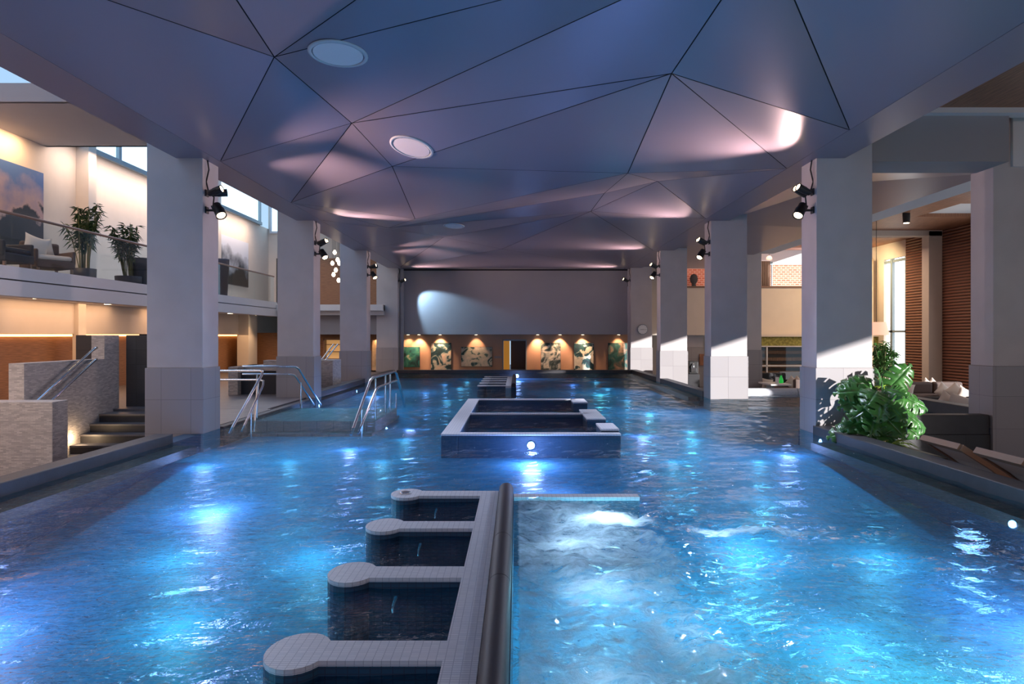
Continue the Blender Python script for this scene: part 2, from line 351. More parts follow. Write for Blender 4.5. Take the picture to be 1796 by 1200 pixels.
# foam
fa = n.new('ShaderNodeAttribute'); fa.attribute_name = 'foam'
n3 = n.new('ShaderNodeTexNoise'); n3.inputs['Scale'].default_value = 6.5; n3.inputs['Detail'].default_value = 10; n3.inputs['Roughness'].default_value = .74; n3.inputs['Distortion'].default_value = .35; l.new(mp.outputs[0], n3.inputs[0])
s1 = n.new('ShaderNodeMath'); s1.operation = 'ADD'; l.new(fa.outputs['Fac'], s1.inputs[0]); l.new(n3.outputs[0], s1.inputs[1])
mr = n.new('ShaderNodeMapRange'); mr.inputs['From Min'].default_value = 1.02; mr.inputs['From Max'].default_value = 1.38; mr.inputs['To Max'].default_value = .92; l.new(s1.outputs[0], mr.inputs[0])
df = n.new('ShaderNodeBsdfDiffuse'); df.inputs[0].default_value = (.93, .95, .97, 1)
fb = n.new('ShaderNodeBump'); fb.inputs['Distance'].default_value = .09; l.new(n3.outputs[0], fb.inputs['Height']); l.new(fb.outputs[0], df.inputs['Normal'])
tl = n.new('ShaderNodeBsdfTranslucent'); tl.inputs[0].default_value = (.6, .8, .95, 1); mf = n.new('ShaderNodeMixShader'); mf.inputs[0].default_value = .5; l.new(df.outputs[0], mf.inputs[1]); l.new(tl.outputs[0], mf.inputs[2])
mx2 = n.new('ShaderNodeMixShader'); l.new(mr.outputs[0], mx2.inputs[0]); l.new(mx.outputs[0], mx2.inputs[1]); l.new(mf.outputs[0], mx2.inputs[2]); l.new(mx2.outputs[0], out.inputs[0])
me.materials.append(m)
# ------------------------------------------------------------------ pool basin, copings, decks
ZB = -1.25
ZS = -.28
fl = MB().add([(-4.9, -1.1, ZB), (4.75, -1.1, ZB), (4.75, 3.5, -.9), (-4.9, 3.5, -.9), (4.75, 6.5, -.6), (-4.9, 6.5, -.6), (4.75, 9.5, ZS), (-4.9, 9.5, ZS), (4.75, 27.1, ZS), (-4.9, 27.1, ZS)], [(0, 1, 2, 3), (3, 2, 4, 5), (5, 4, 6, 7), (7, 6, 8, 9)])
fl.box((4.75, 11.1, ZS-.1), (8.2, 17.2, ZS))
struct('floor', fl, M['pooltile_bluelit'], 'mosaic pool floor with the blue light in its colour')
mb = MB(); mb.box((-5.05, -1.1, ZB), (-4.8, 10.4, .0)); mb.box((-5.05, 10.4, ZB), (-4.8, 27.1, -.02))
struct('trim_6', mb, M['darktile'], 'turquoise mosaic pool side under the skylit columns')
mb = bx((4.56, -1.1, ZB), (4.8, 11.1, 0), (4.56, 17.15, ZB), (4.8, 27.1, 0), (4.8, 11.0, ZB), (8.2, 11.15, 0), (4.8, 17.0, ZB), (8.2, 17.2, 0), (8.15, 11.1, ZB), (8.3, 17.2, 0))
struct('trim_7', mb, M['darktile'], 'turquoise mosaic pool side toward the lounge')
struct('trim_8', bx((-4.9, 27.0, ZB), (4.75, 27.2, .0), (-4.9, -1.2, ZB), (4.75, -1.1, 0)), M['pooltile_bluelit'])
# gutter ledges just below the water, dark brown
M['gutter'] = tilemat('brown overflow gutter', (.05, .032, .028), (.04, .028, .025), (.04, .03, .03), .2, .2, .004, .4)
struct('trim_9', bx((-4.80, -1.1, -.16), (-4.5, 9.6, -.05), (4.25, -1.1, -.16), (4.58, 9.9, -.05), (4.3, 17.2, -.16), (4.58, 27, -.05)), M['gutter'], 'brown overflow gutter just under the water line')
def coping(xa, xb, ya, yb, z, label, slope_far=False, slope_near=False):
    a, b = min(xa, xb), max(xa, xb); yn = ya+(.7 if slope_near else 0); yf = yb-(.5 if slope_far else 0)
    prof = [(ya, -.02 if slope_near else z), (yn, z), (yf, z), (yb, -.02 if slope_far else z)]
    mb = MB(); v = []
    for y, zz in prof:
        v += [(a, y, -.12), (b, y, -.12), (b, y, zz), (a, y, zz)]
    f = [(3, 2, 1, 0), (12, 13, 14, 15)]
    for i in range(3):
        for k in range(4): f.append((i*4+k, i*4+(k+1) % 4, (i+1)*4+(k+1) % 4, (i+1)*4+k))
    mb.add(v, f); o = mb.build('pool_coping', M['dark'], None, .012); return tag(o, label, 'coping', kind='thing')
coping(-5.03, -4.78, -1.1, 9.5, .13, 'long dark slate pool coping running toward the nearest skylit column')
coping(4.48, 4.74, -1.1, 10.36, .13, 'long dark slate pool coping in front of the monstera and loungers')
coping(-5.03, -4.8, 16.7, 21.6, .13, 'dark slate coping between second and third skylit columns')
coping(-5.03, -4.8, 22.4, 26.9, .13, 'dark slate coping between third and fourth skylit columns')
coping(4.53, 4.78, 16.7, 21.68, .13, 'dark slate coping between second and third lounge side columns')
coping(4.53, 4.78, 22.33, 27.3, .13, 'dark slate coping between third and fourth lounge side columns')
tag(bx((-4.75, 26.95, -.2), (4.5, 27.3, .12)).build('pool_coping', M['dark'], None, .01), 'dark slate coping across the far end of the pool below the paintings', 'coping')
coping(8.05, 8.35, 11.56, 17.3, .22, 'dark slate coping beside the brown sofas on the side pool')
tag(bx((5.45, 10.98, -.1), (7.58, 11.2, .22)).build('pool_coping', M['dark'], None, .012), 'dark slate coping on the basin wall behind the monstera', 'coping')
t = thing('overflow_roll', (6.5, 17.05, .08), 'pale rounded overflow roll with white foam below, between two lounge side columns', 'overflow edge')
for a, b in ((4.85, 6.95), (6.97, 8.0)):
    MB().tube([(a, 17.05, .06), (b, 17.05, .06)], .12, 16).build('roll_segment', M['rimtile'], t)
# outside of basin
struct('wall_basin', bx((4.6, -3, -.9), (4.74, 10.3, -.13), (5.45, 10.98, -.9), (7.6, 11.15, -.1), (-5.03, -3, -.9), (-4.86, 9.5, -.13)), M['darkwall'], 'dark slate outer wall of the raised pool')
struct('floor_lounge', bx((4.8, -3, -.8), (14.4, 11, -.62), (8.3, 11, -.8), (14.4, 34, -.62), (4.8, 17.2, -.8), (8.3, 34, -.62)), M['deck'], 'grey tiled lounge floor lower than the pool')
struct('floor_stair', bx((-12.2, -3, -1.0), (-5.05, 13.0, -.75)), M['deck'], 'grey tiled lower landing beside the stairs')
mb = bx((-12.2, 13.55, -.6), (-4.95, 33, .04), (-5.88, 11.0, -.6), (-4.85, 13.549, .039))
struct('floor_deck', mb, M['deck'], 'grey tiled deck between the skylit columns and mosaic parapets')
struct('floor_far', bx((-12, 27.3, -.3), (5, 34, .04)), M['deck'])
struct('trim_10', bx((-4.86, 11.0, -.3), (-4.72, 16.05, .03)), M['dark'], 'dark slate deck edge at the pool steps')
# entry platform and steps in the water
t = thing('entry_steps', (-3.7, 13.2, -1.25), 'broad submerged brown tiled platform with steps leading down both ways between the handrails', 'pool steps')
bx((-4.72, 12.3, -1.24), (-2.55, 14.5, -.045)).build('platform', M['steptile'], t, .01)
for k in range(4):
    bx((-4.72, 12.3-.3*(k+1), -1.24), (-2.55, 12.3-.3*k-.002, -.10-.13*(k+1))).build('step', M['steptile'], t, .01)
    bx((-4.72, 14.502+.3*k, -1.24), (-2.55, 14.5+.3*(k+1), -.10-.13*(k+1))).build('step', M['steptile'], t, .01)
# ------------------------------------------------------------------ handrails
def rail(label, top, low, posts):
    t = thing('handrail', top[len(top)//2], label, 'handrail')
    MB().tube(top, .024, 12).build('top_rail', M['steel'], t); MB().tube(low, .019, 10).build('lower_rail', M['steel'], t)
    for a, b in posts: MB().tube([a, b], .019, 10).build('post', M['steel'], t)
rail('double steel handrail sloping down into the water beside the nearest skylit column',
     [(-6.4, 12.4, .85), (-4.66, 12.4, .85), (-4.6, 12.36, .84), (-4.58, 12.28, .79), (-4.66, 11.05, -.1)],
     [(-6.4, 12.4, .69), (-4.68, 12.4, .69), (-4.58, 12.36, .67), (-4.55, 12.25, .6), (-4.53, 11.25, -.08)],
     [((-4.72, 12.4, .72), (-4.72, 12.4, .0)), ((-4.57, 11.75, .25), (-4.57, 11.75, -.4)), ((-4.62, 12.2, .66), (-4.62, 12.0, -.2)), ((-5.6, 12.4, .7), (-5.6, 12.4, .04))])
rail('double steel handrail sloping into the water in front of the second skylit column',
     [(-5.7, 14.2, .85), (-4.66, 14.2, .85), (-4.6, 14.24, .84), (-4.57, 14.32, .79), (-4.52, 15.75, -.1)],
     [(-5.7, 14.2, .69), (-4.72, 14.2, .69), (-4.64, 14.24, .67), (-4.62, 14.34, .6), (-4.6, 15.5, -.08)],
     [((-4.6, 14.55, .5), (-4.6, 14.55, -.25)), ((-5.4, 14.2, .7), (-5.4, 14.2, .04))])
rail('free standing steel handrail in the water on the pool side of the submerged steps',
     [(-2.66, 10.95, -.1), (-2.66, 12.35, .66), (-2.64, 12.5, .72), (-2.62, 14.6, .72), (-2.60, 14.75, .68), (-2.54, 15.5, -.1)],
     [(-2.58, 11.1, -.1), (-2.56, 12.4, .5), (-2.55, 12.55, .54), (-2.55, 14.5, .54), (-2.55, 14.65, .5), (-2.5, 15.2, -.1)],
     [((-2.6, x, .7 if 12.4 < x < 14.7 else .25), (-2.6, x, -.35)) for x in (11.45, 12.55, 13.5, 14.0, 14.7)])
# ------------------------------------------------------------------ massage stalls
def stalls(y_far, n_, y_near, label, z=.06):
    t = thing('massage_stalls', (-.3, (y_far+y_near)/2, ZB), label, 'massage stalls')
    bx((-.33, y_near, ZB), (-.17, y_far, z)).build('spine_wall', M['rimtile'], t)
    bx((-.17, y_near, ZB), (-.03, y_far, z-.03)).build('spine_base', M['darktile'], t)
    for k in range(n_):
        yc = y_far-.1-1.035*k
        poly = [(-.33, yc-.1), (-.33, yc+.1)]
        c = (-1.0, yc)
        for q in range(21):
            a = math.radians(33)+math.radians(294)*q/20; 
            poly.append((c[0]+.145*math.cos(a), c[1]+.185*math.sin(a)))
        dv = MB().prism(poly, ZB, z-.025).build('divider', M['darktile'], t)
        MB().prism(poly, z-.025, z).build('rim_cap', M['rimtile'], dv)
        MB().tube([(-.72, yc-.1, -.06), (-.72, yc-.125, -.065), (-.73, yc-.14, -.09), (-.73, yc-.145, -.13)], [.020, .013, .009, .008], 8).build('water_jet', M['steel'], dv)
        if k == 0:
            MB().lathe([(.05, 0), (.05, .012), (.035, .016)], (-1.02, yc, z), None, 20).build('air_button', M['steel'], dv)
    cuts = [y_far+.03, 4.72+y_far-6.33, 3.9+y_far-6.33, max(y_near, y_far-9)]
    cuts = [c for c in cuts if c >= y_near]+([] if cuts[-1] >= y_near else [y_near])
    for a, b in zip(cuts, cuts[1:]):
        first = a == cuts[0]
        pts = [(-.10, b+.004, .075), (-.10, a-.004-(.05 if first else 0), .075)]; rr = [.066, .066]
        if first: pts += [(-.10, a-.03, .075), (-.10, a-.012, .075), (-.10, a-.004, .075)]; rr += [.061, .045, .012]
        MB().tube(pts, rr, 18).build('edge_roll', M['roller'], t)
    return t
stalls(6.33, 6, .6, 'row of dark stalls with pale T shaped dividers and a grey roll, nearest the camera')
stalls(23.9, 5, 19.4, 'distant row of pale striped stall dividers near the far end of the pool')
t = thing('jet_bench', (.6, 6.3, ZB), 'low submerged bench lip under the foaming water behind the jets', 'pool bench')
bx((-.03, 6.28, ZB), (1.12, 6.4, -.02)).build('back_wall', M['darktile'], t)
bx((-.03, 6.275, -.02), (1.125, 6.405, .014)).build('rim_cap', M['rimtile'], t)
# central island basin
t = thing('island_basin', (.2, 12.6, ZB), 'rectangular pale rimmed lounging basin standing in the middle of the pool', 'basin')
def rim(a, b, z=.07):
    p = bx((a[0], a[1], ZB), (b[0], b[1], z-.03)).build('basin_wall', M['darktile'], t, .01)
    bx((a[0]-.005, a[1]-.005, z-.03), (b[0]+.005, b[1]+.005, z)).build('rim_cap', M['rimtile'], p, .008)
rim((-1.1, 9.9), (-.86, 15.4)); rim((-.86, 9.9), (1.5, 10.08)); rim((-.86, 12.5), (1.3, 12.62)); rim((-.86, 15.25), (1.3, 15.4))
rim((1.24, 10.08), (1.5, 10.75), .12); rim((1.2, 11.75), (1.52, 13.2)); rim((1.2, 14.6), (1.5, 15.4))
bx((-.86, 10.08, -.5), (1.24, 15.25, -.2)).build('lounging_bed', M['pooltile_bluelit'], t)
# underwater lamps
def poollamp(loc, nrm, label, r=.08, e=25, col=(.75, .5, 1), off=.5, dz=-.1, lite=True):
    t = thing('pool_light', loc, label, 'underwater light', 'underwater pool lamps')
    n_ = Vector(nrm).normalized(); r *= .68
    MB().lathe([(r*1.25, 0), (r*1.25, .015), (r*1.05, .022)], loc, n_, 20).build('bezel', M['steel'], t)
    MB().lathe([(r, .015), (r*.9, .03)], loc, n_, 20).build('lens', M['poollens'], t)
    if lite: light('POINT', 'pool_lamp_light', Vector(loc)+n_*off+Vector((0, 0, dz)), e*.34, col, .12)
poollamp((.2, 9.88, -.09), (0, -1, .15), 'bright violet underwater lamp in the front wall of the island basin', .075, 110)
poollamp((-4.78, 9.3, -.12), (1, 0, .1), 'small underwater lamp in front of the nearest skylit column', .05, 18)
poollamp((-4.64, 15.95, -.15), (1, 0, .1), 'underwater lamp at the foot of the second skylit column', .05, 30)
poollamp((-4.64, 19.7, -.12), (1, 0, .1), 'small underwater lamp between second and third skylit columns', .05, 30)
poollamp((-4.7, 5.6, -.16), (1, 0, .1), 'underwater lamp at the edge of the picture below the dark coping', .08, 22)
poollamp((4.5, 10.1, -.08), (-1, 0, .1), 'underwater lamp at the foot of the nearest lounge side column', .07, 25)
poollamp((4.2, 5.78, -.1), (-1, -.3, .2), 'glaring underwater lamp below the long coping near the loungers', .05, 35, (.5, .55, 1))
poollamp((-2.5, 13.0, -.3), (1, -.2, .2), 'underwater lamp beside the free standing handrail', .07, 50)
poollamp((.0, 26.9, -.1), (0, -1, .1), 'underwater lamp under the far coping below the open doorway', .10, 70)
poollamp((-.84, 10.6, -.05), (1, 0, .1), 'small lamp inside the nearer bay of the island basin', .03, 45)
poollamp((-.84, 13.3, -.05), (1, 0, .1), 'small lamp inside the farther bay of the island basin', .03, 45)
for (x, y, e, c) in [(2.6, 4.1, 150, (.85, 1, .72)), (1.7, 3.6, 90, (.8, 1, .75)), (3.5, 4.4, 60, (.8, 1, .8)), (2.4, 5.0, 60, (.6, .85, 1)), (2.2, 6.8, 40, (.4, .7, 1)), (3.3, 3.4, 40, (.5, .95, .8)), (-3.3, 3.6, 70, (.35, .75, 1)), (-2.6, 5.2, 50, (.35, .85, 1)), (-3.4, 7.6, 150, (.9, .5, 1)),
                     (2.9, 8.0, 60, (.35, .8, 1)), (.5, 8.2, 200, (.85, .5, 1)), (3.9, 5.0, 150, (.9, .5, 1)), (-4.0, 5.0, 130, (.9, .55, 1)), (-2.6, 10.6, 200, (.8, .5, 1)), (2.2, 12.0, 200, (.8, .5, 1)), (.6, 6.9, 90, (.85, .55, 1)), (3.2, 12.6, 80, (.4, .8, 1)), (3.0, 15.5, 90, (.5, .95, 1)), (-1.0, 17.5, 90, (.25, .7, 1)), (2.5, 20.5, 120, (.4, .95, .9)), (-2.8, 21, 80, (.4, .5, 1)),
                     (2.0, 24.5, 110, (.35, .4, 1)), (-2.6, 24.6, 80, (.35, .5, 1)), (6.4, 14.2, 90, (.45, .6, 1)), (-.2, 1.5, 40, (.3, .5, 1))]+[(x_, y_, 55, (.45, .8, 1)) for x_ in (-3.2, -1.9, 2.2, 3.4) for y_ in (2.6, 6.4, 9.6)]+[(x_, y_, 70, (.4, .75, 1)) for x_ in (-1.9, 3.0) for y_ in (11.6, 18.6, 22.8, 26)]:
    light('POINT', 'pool_fill_light', (x, y, -.42 if y < 6 else (-.3 if y < 8 else -.15)), e*(.165 if y < 8 else .035), c, .16 if y < 8 else .08)  # added point lights without fixtures, for glow patches and broad pool brightness
for x, y, e in ((.75, 5.6, 24), (.4, 4.95, 10), (1.5, 5.25, 9), (.5, 4.1, 6), (1.0, 3.5, 5), (.4, 2.9, 4)):
    light('POINT', 'jet_lamp_light', (x, y, -.22), e, (.72, .86, 1), .12)
# ------------------------------------------------------------------ spotlights on columns
def spotlight(face_x, y, z, sgn, aims, label, rr=.055, ln=.24, cable=False, power=0, lit=None):
    p0 = Vector((face_x, y, z)); t = thing('spotlight', p0, label, 'spotlight')
    mb = MB().tube([p0, p0+Vector((sgn*.14, 0, 0))], .018, 8); mb.box((face_x, y-.05, z-.05), (face_x+sgn*.02, y+.05, z+.05))
    mb.build('bracket', M['black'], t)
    for k, aim in enumerate(aims):
        a = Vector(aim).normalized(); c = p0+Vector((sgn*.2, -.02-.13*k*(1 if len(aims) > 1 else 0), .0))
        MB().lathe([(rr*.45, -.5*ln), (rr*.85, -.42*ln), (rr*.9, -.1*ln), (rr, -.05*ln), (rr*1.05, .45*ln), (rr*1.12, .5*ln), (rr*.95, .5*ln), (rr*.9, .44*ln)], c, a, 16).build('housing', M['black'], t)
        MB().lathe([(rr*.86, .44*ln), (rr*.8, .475*ln), (rr*.3, .5*ln)], c, a, 14).build('lens', M['lens'], t)
        u = a.cross(Vector((0, 0, 1))).normalized()
        MB().tube([c+u*rr*1.25+a*.05, c+u*rr*1.25-a*.07, c-a*.09, c-u*rr*1.25-a*.07, c-u*rr*1.25+a*.05], .008, 6).build('yoke', M['black'], t)
        if power: light('SPOT', 'spot_lamp', c+a*(ln*.5+.03), power, lit or (1, .66, .60), .05, aim=(a.x*.9, a.y*1.6, .20-.09*k) if a.z > 0 else a, spot=64 if a.z > 0 else 110, blend=1)
    if cable: MB().tube([(face_x+sgn*.02, y, ZC), (face_x+sgn*.05, y-.02, ZC-.15), (face_x+sgn*.0, y, ZC-.33), (face_x+sgn*.03, y, z+.05), (face_x+sgn*.12, y, z-.06), (face_x+sgn*.1, y, z-.24)], .011, 6).build('cable', M['black'], t)
for i, y in enumerate(YC):
    yy = y+.12
    spotlight(XL, yy, 3.68, 1, [(.9, .5, .16), (.9, -.1, .3)] if i in (0, 2) else [(.8, -.35, .45), (.85, -.2, .25)], f'black twin spotlight aimed up at the ceiling, upper one on the {names[i]} skylit column', cable=True, power=520)
    if i < 3: spotlight(XL, yy, 3.42, 1, [(.5, -.42, -.76)], f'black spotlight aimed down, lower one on the {names[i]} skylit column', .075, .26, power=[620, 620, 420][i], lit=(.68, .76, 1))
    spotlight(XR, yy, 3.70, -1, [(-.85, -.4, .42), (-.85, -.2, .35)], f'black twin spotlight aimed up at the ceiling, upper one on the {names[i]} lounge side column', cable=True, power=520)
    if i < 3: spotlight(XR, yy, 3.42, -1, [(-.5, -.42, -.76)], f'black spotlight aimed down, lower one on the {names[i]} lounge side column', .075, .26, power=[620, 620, 420][i], lit=(.68, .76, 1))
# ------------------------------------------------------------------ far wall
YF = 27.9
struct('wall_far', bx((-5.6, YF, 1.53), (5.5, YF+1.6, 5.4)), M['wallgrey'], 'smooth grey wall above the paintings')
struct('trim_11', bx((-5.6, YF-.03, ZC-.06), (5.5, YF, ZC)), M['gap'])
struct('trim_12', bx((-4.75, YF-.12, 0), (-4.62, YF, ZC), (4.5, YF-.12, 0), (4.62, YF, ZC)), M['plaster'])
YG = 28.9
xd0, xd1 = at(883, 600, YG).x, at(922, 600, YG).x
struct('wall_back', bx((-12.2, -3.4, -1), (14.4, -3.2, 15)), M['wallgrey'], 'plain wall behind the camera')  # unseen wall, put in and raised high to keep the sun out
struct('ceiling_leak_block', bx((5.1, -3.2, 6.6), (14.3, 34, 6.7)), M['wallgrey'])  # unseen cover added to stop sky light leaking onto the columns
struct('wall_sun_block', bx((4.9, -3.2, 5.0), (5.1, 34, 15)), M['wallgrey'])  # unseen high wall added to keep sun off the gallery side
struct('wall_gallery', bx((-5.6, YG, -.4), (xd0, YG+.2, 1.53), (xd1, YG, -.4), (5.5, YG+.2, 1.53), (xd0, YG, 1.28), (xd1, YG+.2, 1.53)), M['orange'], 'terracotta wall with paintings at the far end')
d = struct('door_1', bx((xd0-.04, YG-.03, -.4), (xd0, YG, 1.32), (xd1, YG-.03, -.4), (xd1+.04, YG, 1.32), (xd0-.04, YG-.03, 1.26), (xd1+.04, YG, 1.32)), M['frame'], 'open doorway with an amber panel painted aglow in the terracotta wall')
struct('amber_panel', bx((xd0, YG+.25, -.4), (xd0+.26, YG+.3, 1.28)), mat('amber curtain with painted glow', (.7, .3, .05), .7, emit=(1, .42, .06), estr=.25), parent=d)  # warm light on the strip is put in as emission
struct('door_leaf', bx((xd0+.3, YG+.6, -.4), (xd1+.3, YG+.65, 1.4)), mat('dark brown door', (.07, .04, .03), .5), parent=d)
c1, c2, c3, c4 = (.01, .03, .035), (.02, .14, .13), (.55, .52, .42), (.75, .55, .42)
arts = [(701, 736, 609, 644, [(.38, c1), (.48, (.02, .16, .14)), (.56, (.06, .22, .14)), (.68, c3)], 2.2, 1.0, 'square teal and green painting, first from the skylit side on the far wall'),
        (756, 791, 602, 651, [(.40, c1), (.48, (.015, .08, .10)), (.53, (.5, .48, .4)), (.66, c4)], 2.0, 1.4, 'tall dark painting with a pale diagonal streak, second on the far wall'),
        (809, 863, 609, 643, [(.34, c1), (.43, (.03, .10, .10)), (.47, (.36, .36, .30)), (.70, (.6, .5, .4))], 2.3, 1.8, 'wide cream and dark green painting beside the doorway'),
        (949, 983, 602, 651, [(.36, c1), (.48, (.06, .09, .09)), (.56, (.35, .36, .35)), (.68, (.65, .6, .52))], 2.6, 1.8, 'tall smoky grey painting just past the doorway'),
        (1007, 1041, 602, 651, [(.42, (.008, .03, .045)), (.5, (.02, .10, .11)), (.52, (.6, .55, .46)), (.7, (.8, .74, .62))], 2.6, .9, 'tall painting like a pale tree over dark teal ground'),
        (1067, 1100, 602, 649, [(.38, (.02, .05, .05)), (.5, (.03, .13, .12)), (.6, (.22, .17, .13)), (.7, (.5, .33, .25))], 2.4, 1.3, 'tall teal painting with a brown figure like smear next to the clock column')]
for k, (x0, x1, y0, y1, st, sc_, di, lb) in enumerate(arts):
    a, b = at(x0, y0, YG-.05), at(x1, y1, YG-.05)
    t = thing('painting', ((a.x+b.x)/2, YG-.03, b.z), lb, 'painting')
    bx((a.x, YG-.06, b.z), (b.x, YG-.02, a.z)).build('canvas', artmat('painting canvas', st, sc_, di, k*3.7+1), t)
    bx((a.x-.01, YG-.045, b.z-.01), (b.x+.01, YG-.005, a.z+.01)).build('stretcher', M['black'], t)
tag(bx((at(867, 628, YG).x, YG-.03, .52), (at(880, 628, YG).x, YG-.005, .62)).build('wall_sign', mat('small grey sign', (.35, .3, .28), .5)), 'small grey sign plate between wide painting and doorway', 'sign')
for k, px in enumerate((716, 735, 772, 835, 943, 982, 1022, 1085)):
    x = at(px, 600, YG-.2).x; t = thing('picture_light', (x, YG-.22, 1.50), 'small downlight in the soffit '+['tight in the corner by the square teal painting', 'above the square teal painting', 'above the tall painting with the pale diagonal streak', 'above the wide cream and green painting', 'just past the open doorway, over bare terracotta wall', 'above the tall smoky grey painting', 'above the pale tree like painting', 'above the painting next to the clock column'][k], 'downlight', 'downlights over the paintings')
    MB().lathe([(.07, 0), (.07, .02)], (x, YG-.22, 1.515), None, 14).build('rim', M['steel'], t); MB().lathe([(.05, 0), (.05, .012)], (x, YG-.22, 1.508), None, 12).build('lens', M['down'], t)
    light('SPOT', 'picture_lamp', (x, YG-.3, 1.49), 120 if px not in (835, 1085, 716) else 50, (1, .62, .36), .03, aim=(0, .5, -1), spot=80, blend=.7)
# clock
cp = at(1127, 578, YC[3]-.02); t = thing('wall_clock', cp, 'round white wall clock on the farthest lounge side column', 'clock')
MB().lathe([(.205, 0), (.205, .03), (.19, .04), (.185, .03)], cp, (0, -1, 0), 32).build('rim', M['frame'], t)
MB().lathe([(.185, 0), (.185, .034)], cp, (0, -1, 0), 32).build('face', M['clockface'], t)
def hand(ang, ln, w_, nm):
    d = Vector((math.sin(ang), 0, math.cos(ang))); c = cp+Vector((0, -.042, 0)); MB().tube([c-d*.03, c+d*ln], w_, 4).build(nm, M['black'], t)
hand(math.radians(268), .10, .006, 'hour_hand'); hand(math.radians(93), .15, .004, 'minute_hand')
mbm = MB()
for k in range(12):
    a = k*math.pi/6; d = Vector((math.sin(a), 0, math.cos(a))); c = cp+Vector((0, -.038, 0)); mbm.tube([c+d*.15, c+d*.172], .004, 4)
mbm.build('hour_marks', M['black'], t)
# ------------------------------------------------------------------ left side: gallery and stairs
XG, XW = -9.5, -12.0
t = struct('gallery_slab', bx((XG, -3, 2.24), (XG-.3, 27.1, 2.53), (XG-.28, -3, 2.53), (XG-.33, 27.1, 2.56), (XG-.02, -3, 2.56), (XG-.3, 27.1, 2.80), (XW, -3, 2.3), (XG-.3, 34, 2.79), (XG-.3, 27.2, 2.3), (-5.3, 34, 2.69), (XG+.001, 27.0, 2.47), (-5.3, 27.4, 2.71)), M['white'], 'white upper gallery slab')
struct('wall_bridge', bx((XG-.1, 27.5, 1.53), (-4.9, 27.7, 2.47)), M['wallgrey'], 'grey band below the far gallery ledge')
struct('wall_left', bx((XW-.2, -3, 2.7), (XW, 34, 6.62)), M['cream'], 'cream gallery wall with large landscape pictures')
struct('trim_13', bx((XW-.05, 17.2, 6.62), (XW+.12, 31.9, 6.76)), M['frame'], 'dark grey clerestory sill')
wd = struct('window_1', bx((XW-.1, 17.4, 8.1), (XW, 32, 8.25)), M['frame'], 'clerestory window band above the gallery wall')
for y in (17.45, 20.6, 23.8, 27, 31.9): struct('mullion', bx((XW-.08, y, 6.75), (XW+.02, y+.14, 8.2)), M['frame'], parent=wd)
sky_panel = mat('frosted sky glass', (.8, .9, 1), .4, emit=(.62, .86, 1), estr=1.6)
struct('pane', bx((XW-.14, 17.3, 6.75), (XW-.11, 32, 8.2)), sky_panel, parent=wd)
struct('ceiling_gallery', bx((XW, 14.1, 6.3), (-5.18, 17.45, 6.4), (XW, 14.05, 6.3), (-5.18, 14.15, 6.68), (XW, 17.35, 6.3), (-5.18, 17.45, 6.7)), M['wallgrey'], 'grey soffit bridging from gallery wall to the pool ceiling')
sk = struct('window_2', bx((XW, 11.9, 7.1), (-5.2, 12.0, 7.25), (-7.6, 3, 7.1), (-7.5, 14, 7.25), (-9.8, 3, 7.1), (-9.7, 14, 7.25), (XW, 5.5, 7.1), (-5.2, 5.6, 7.25)), M['frame'], 'skylight glazing bars over the gallery')
struct('wall_end', bx((XW, 33, 2.7), (-9.6, 33.2, 8.3), (-10.6, 33, 5.2), (-4.9, 33.2, 8.3), (XW, 33, -.1), (-4.9, 33.2, 2.4)), M['cream'], 'cream end wall of the gallery')
w3 = struct('window_3', bx((-11.9, 32.9, 6.5), (-11.8, 33, 8.2), (-10.7, 32.9, 6.5), (-10.6, 33, 8.2), (-11.9, 32.9, 6.4), (-10.6, 33, 6.5)), M['white'], 'end window high over the gallery doorway')
struct('pane', bx((-11.8, 32.93, 6.5), (-10.7, 32.96, 8.2)), sky_panel, parent=w3)
struct('door_2', bx((-11.6, 32.96, 2.8), (-10.75, 33, 5.2)), mat('dark gallery doorway', (.05, .045, .04), .6), 'dark doorway at the end of the gallery')
struct('wall_brown', bx((-9.8, 32.9, 2.7), (-4.9, 33.0, 5.2)), M['wood'], 'brown panelled wall behind the pendant bulbs')
for k, (y, nm) in enumerate(((18.6, 'first'), (26.6, 'second'))):
    column(XW, y, -.6, 8.0, f'pale pier against the gallery wall, {nm} along', M['cream'], .35, .35, zp=.9)
struct('trim_21', bx((-11.05, 17.0, -.3), (-10.9, 17.3, 2.3), (-11.05, 27.0, -.3), (-10.6, 27.9, 2.3)), M['cream'], 'cream pier below the gallery')
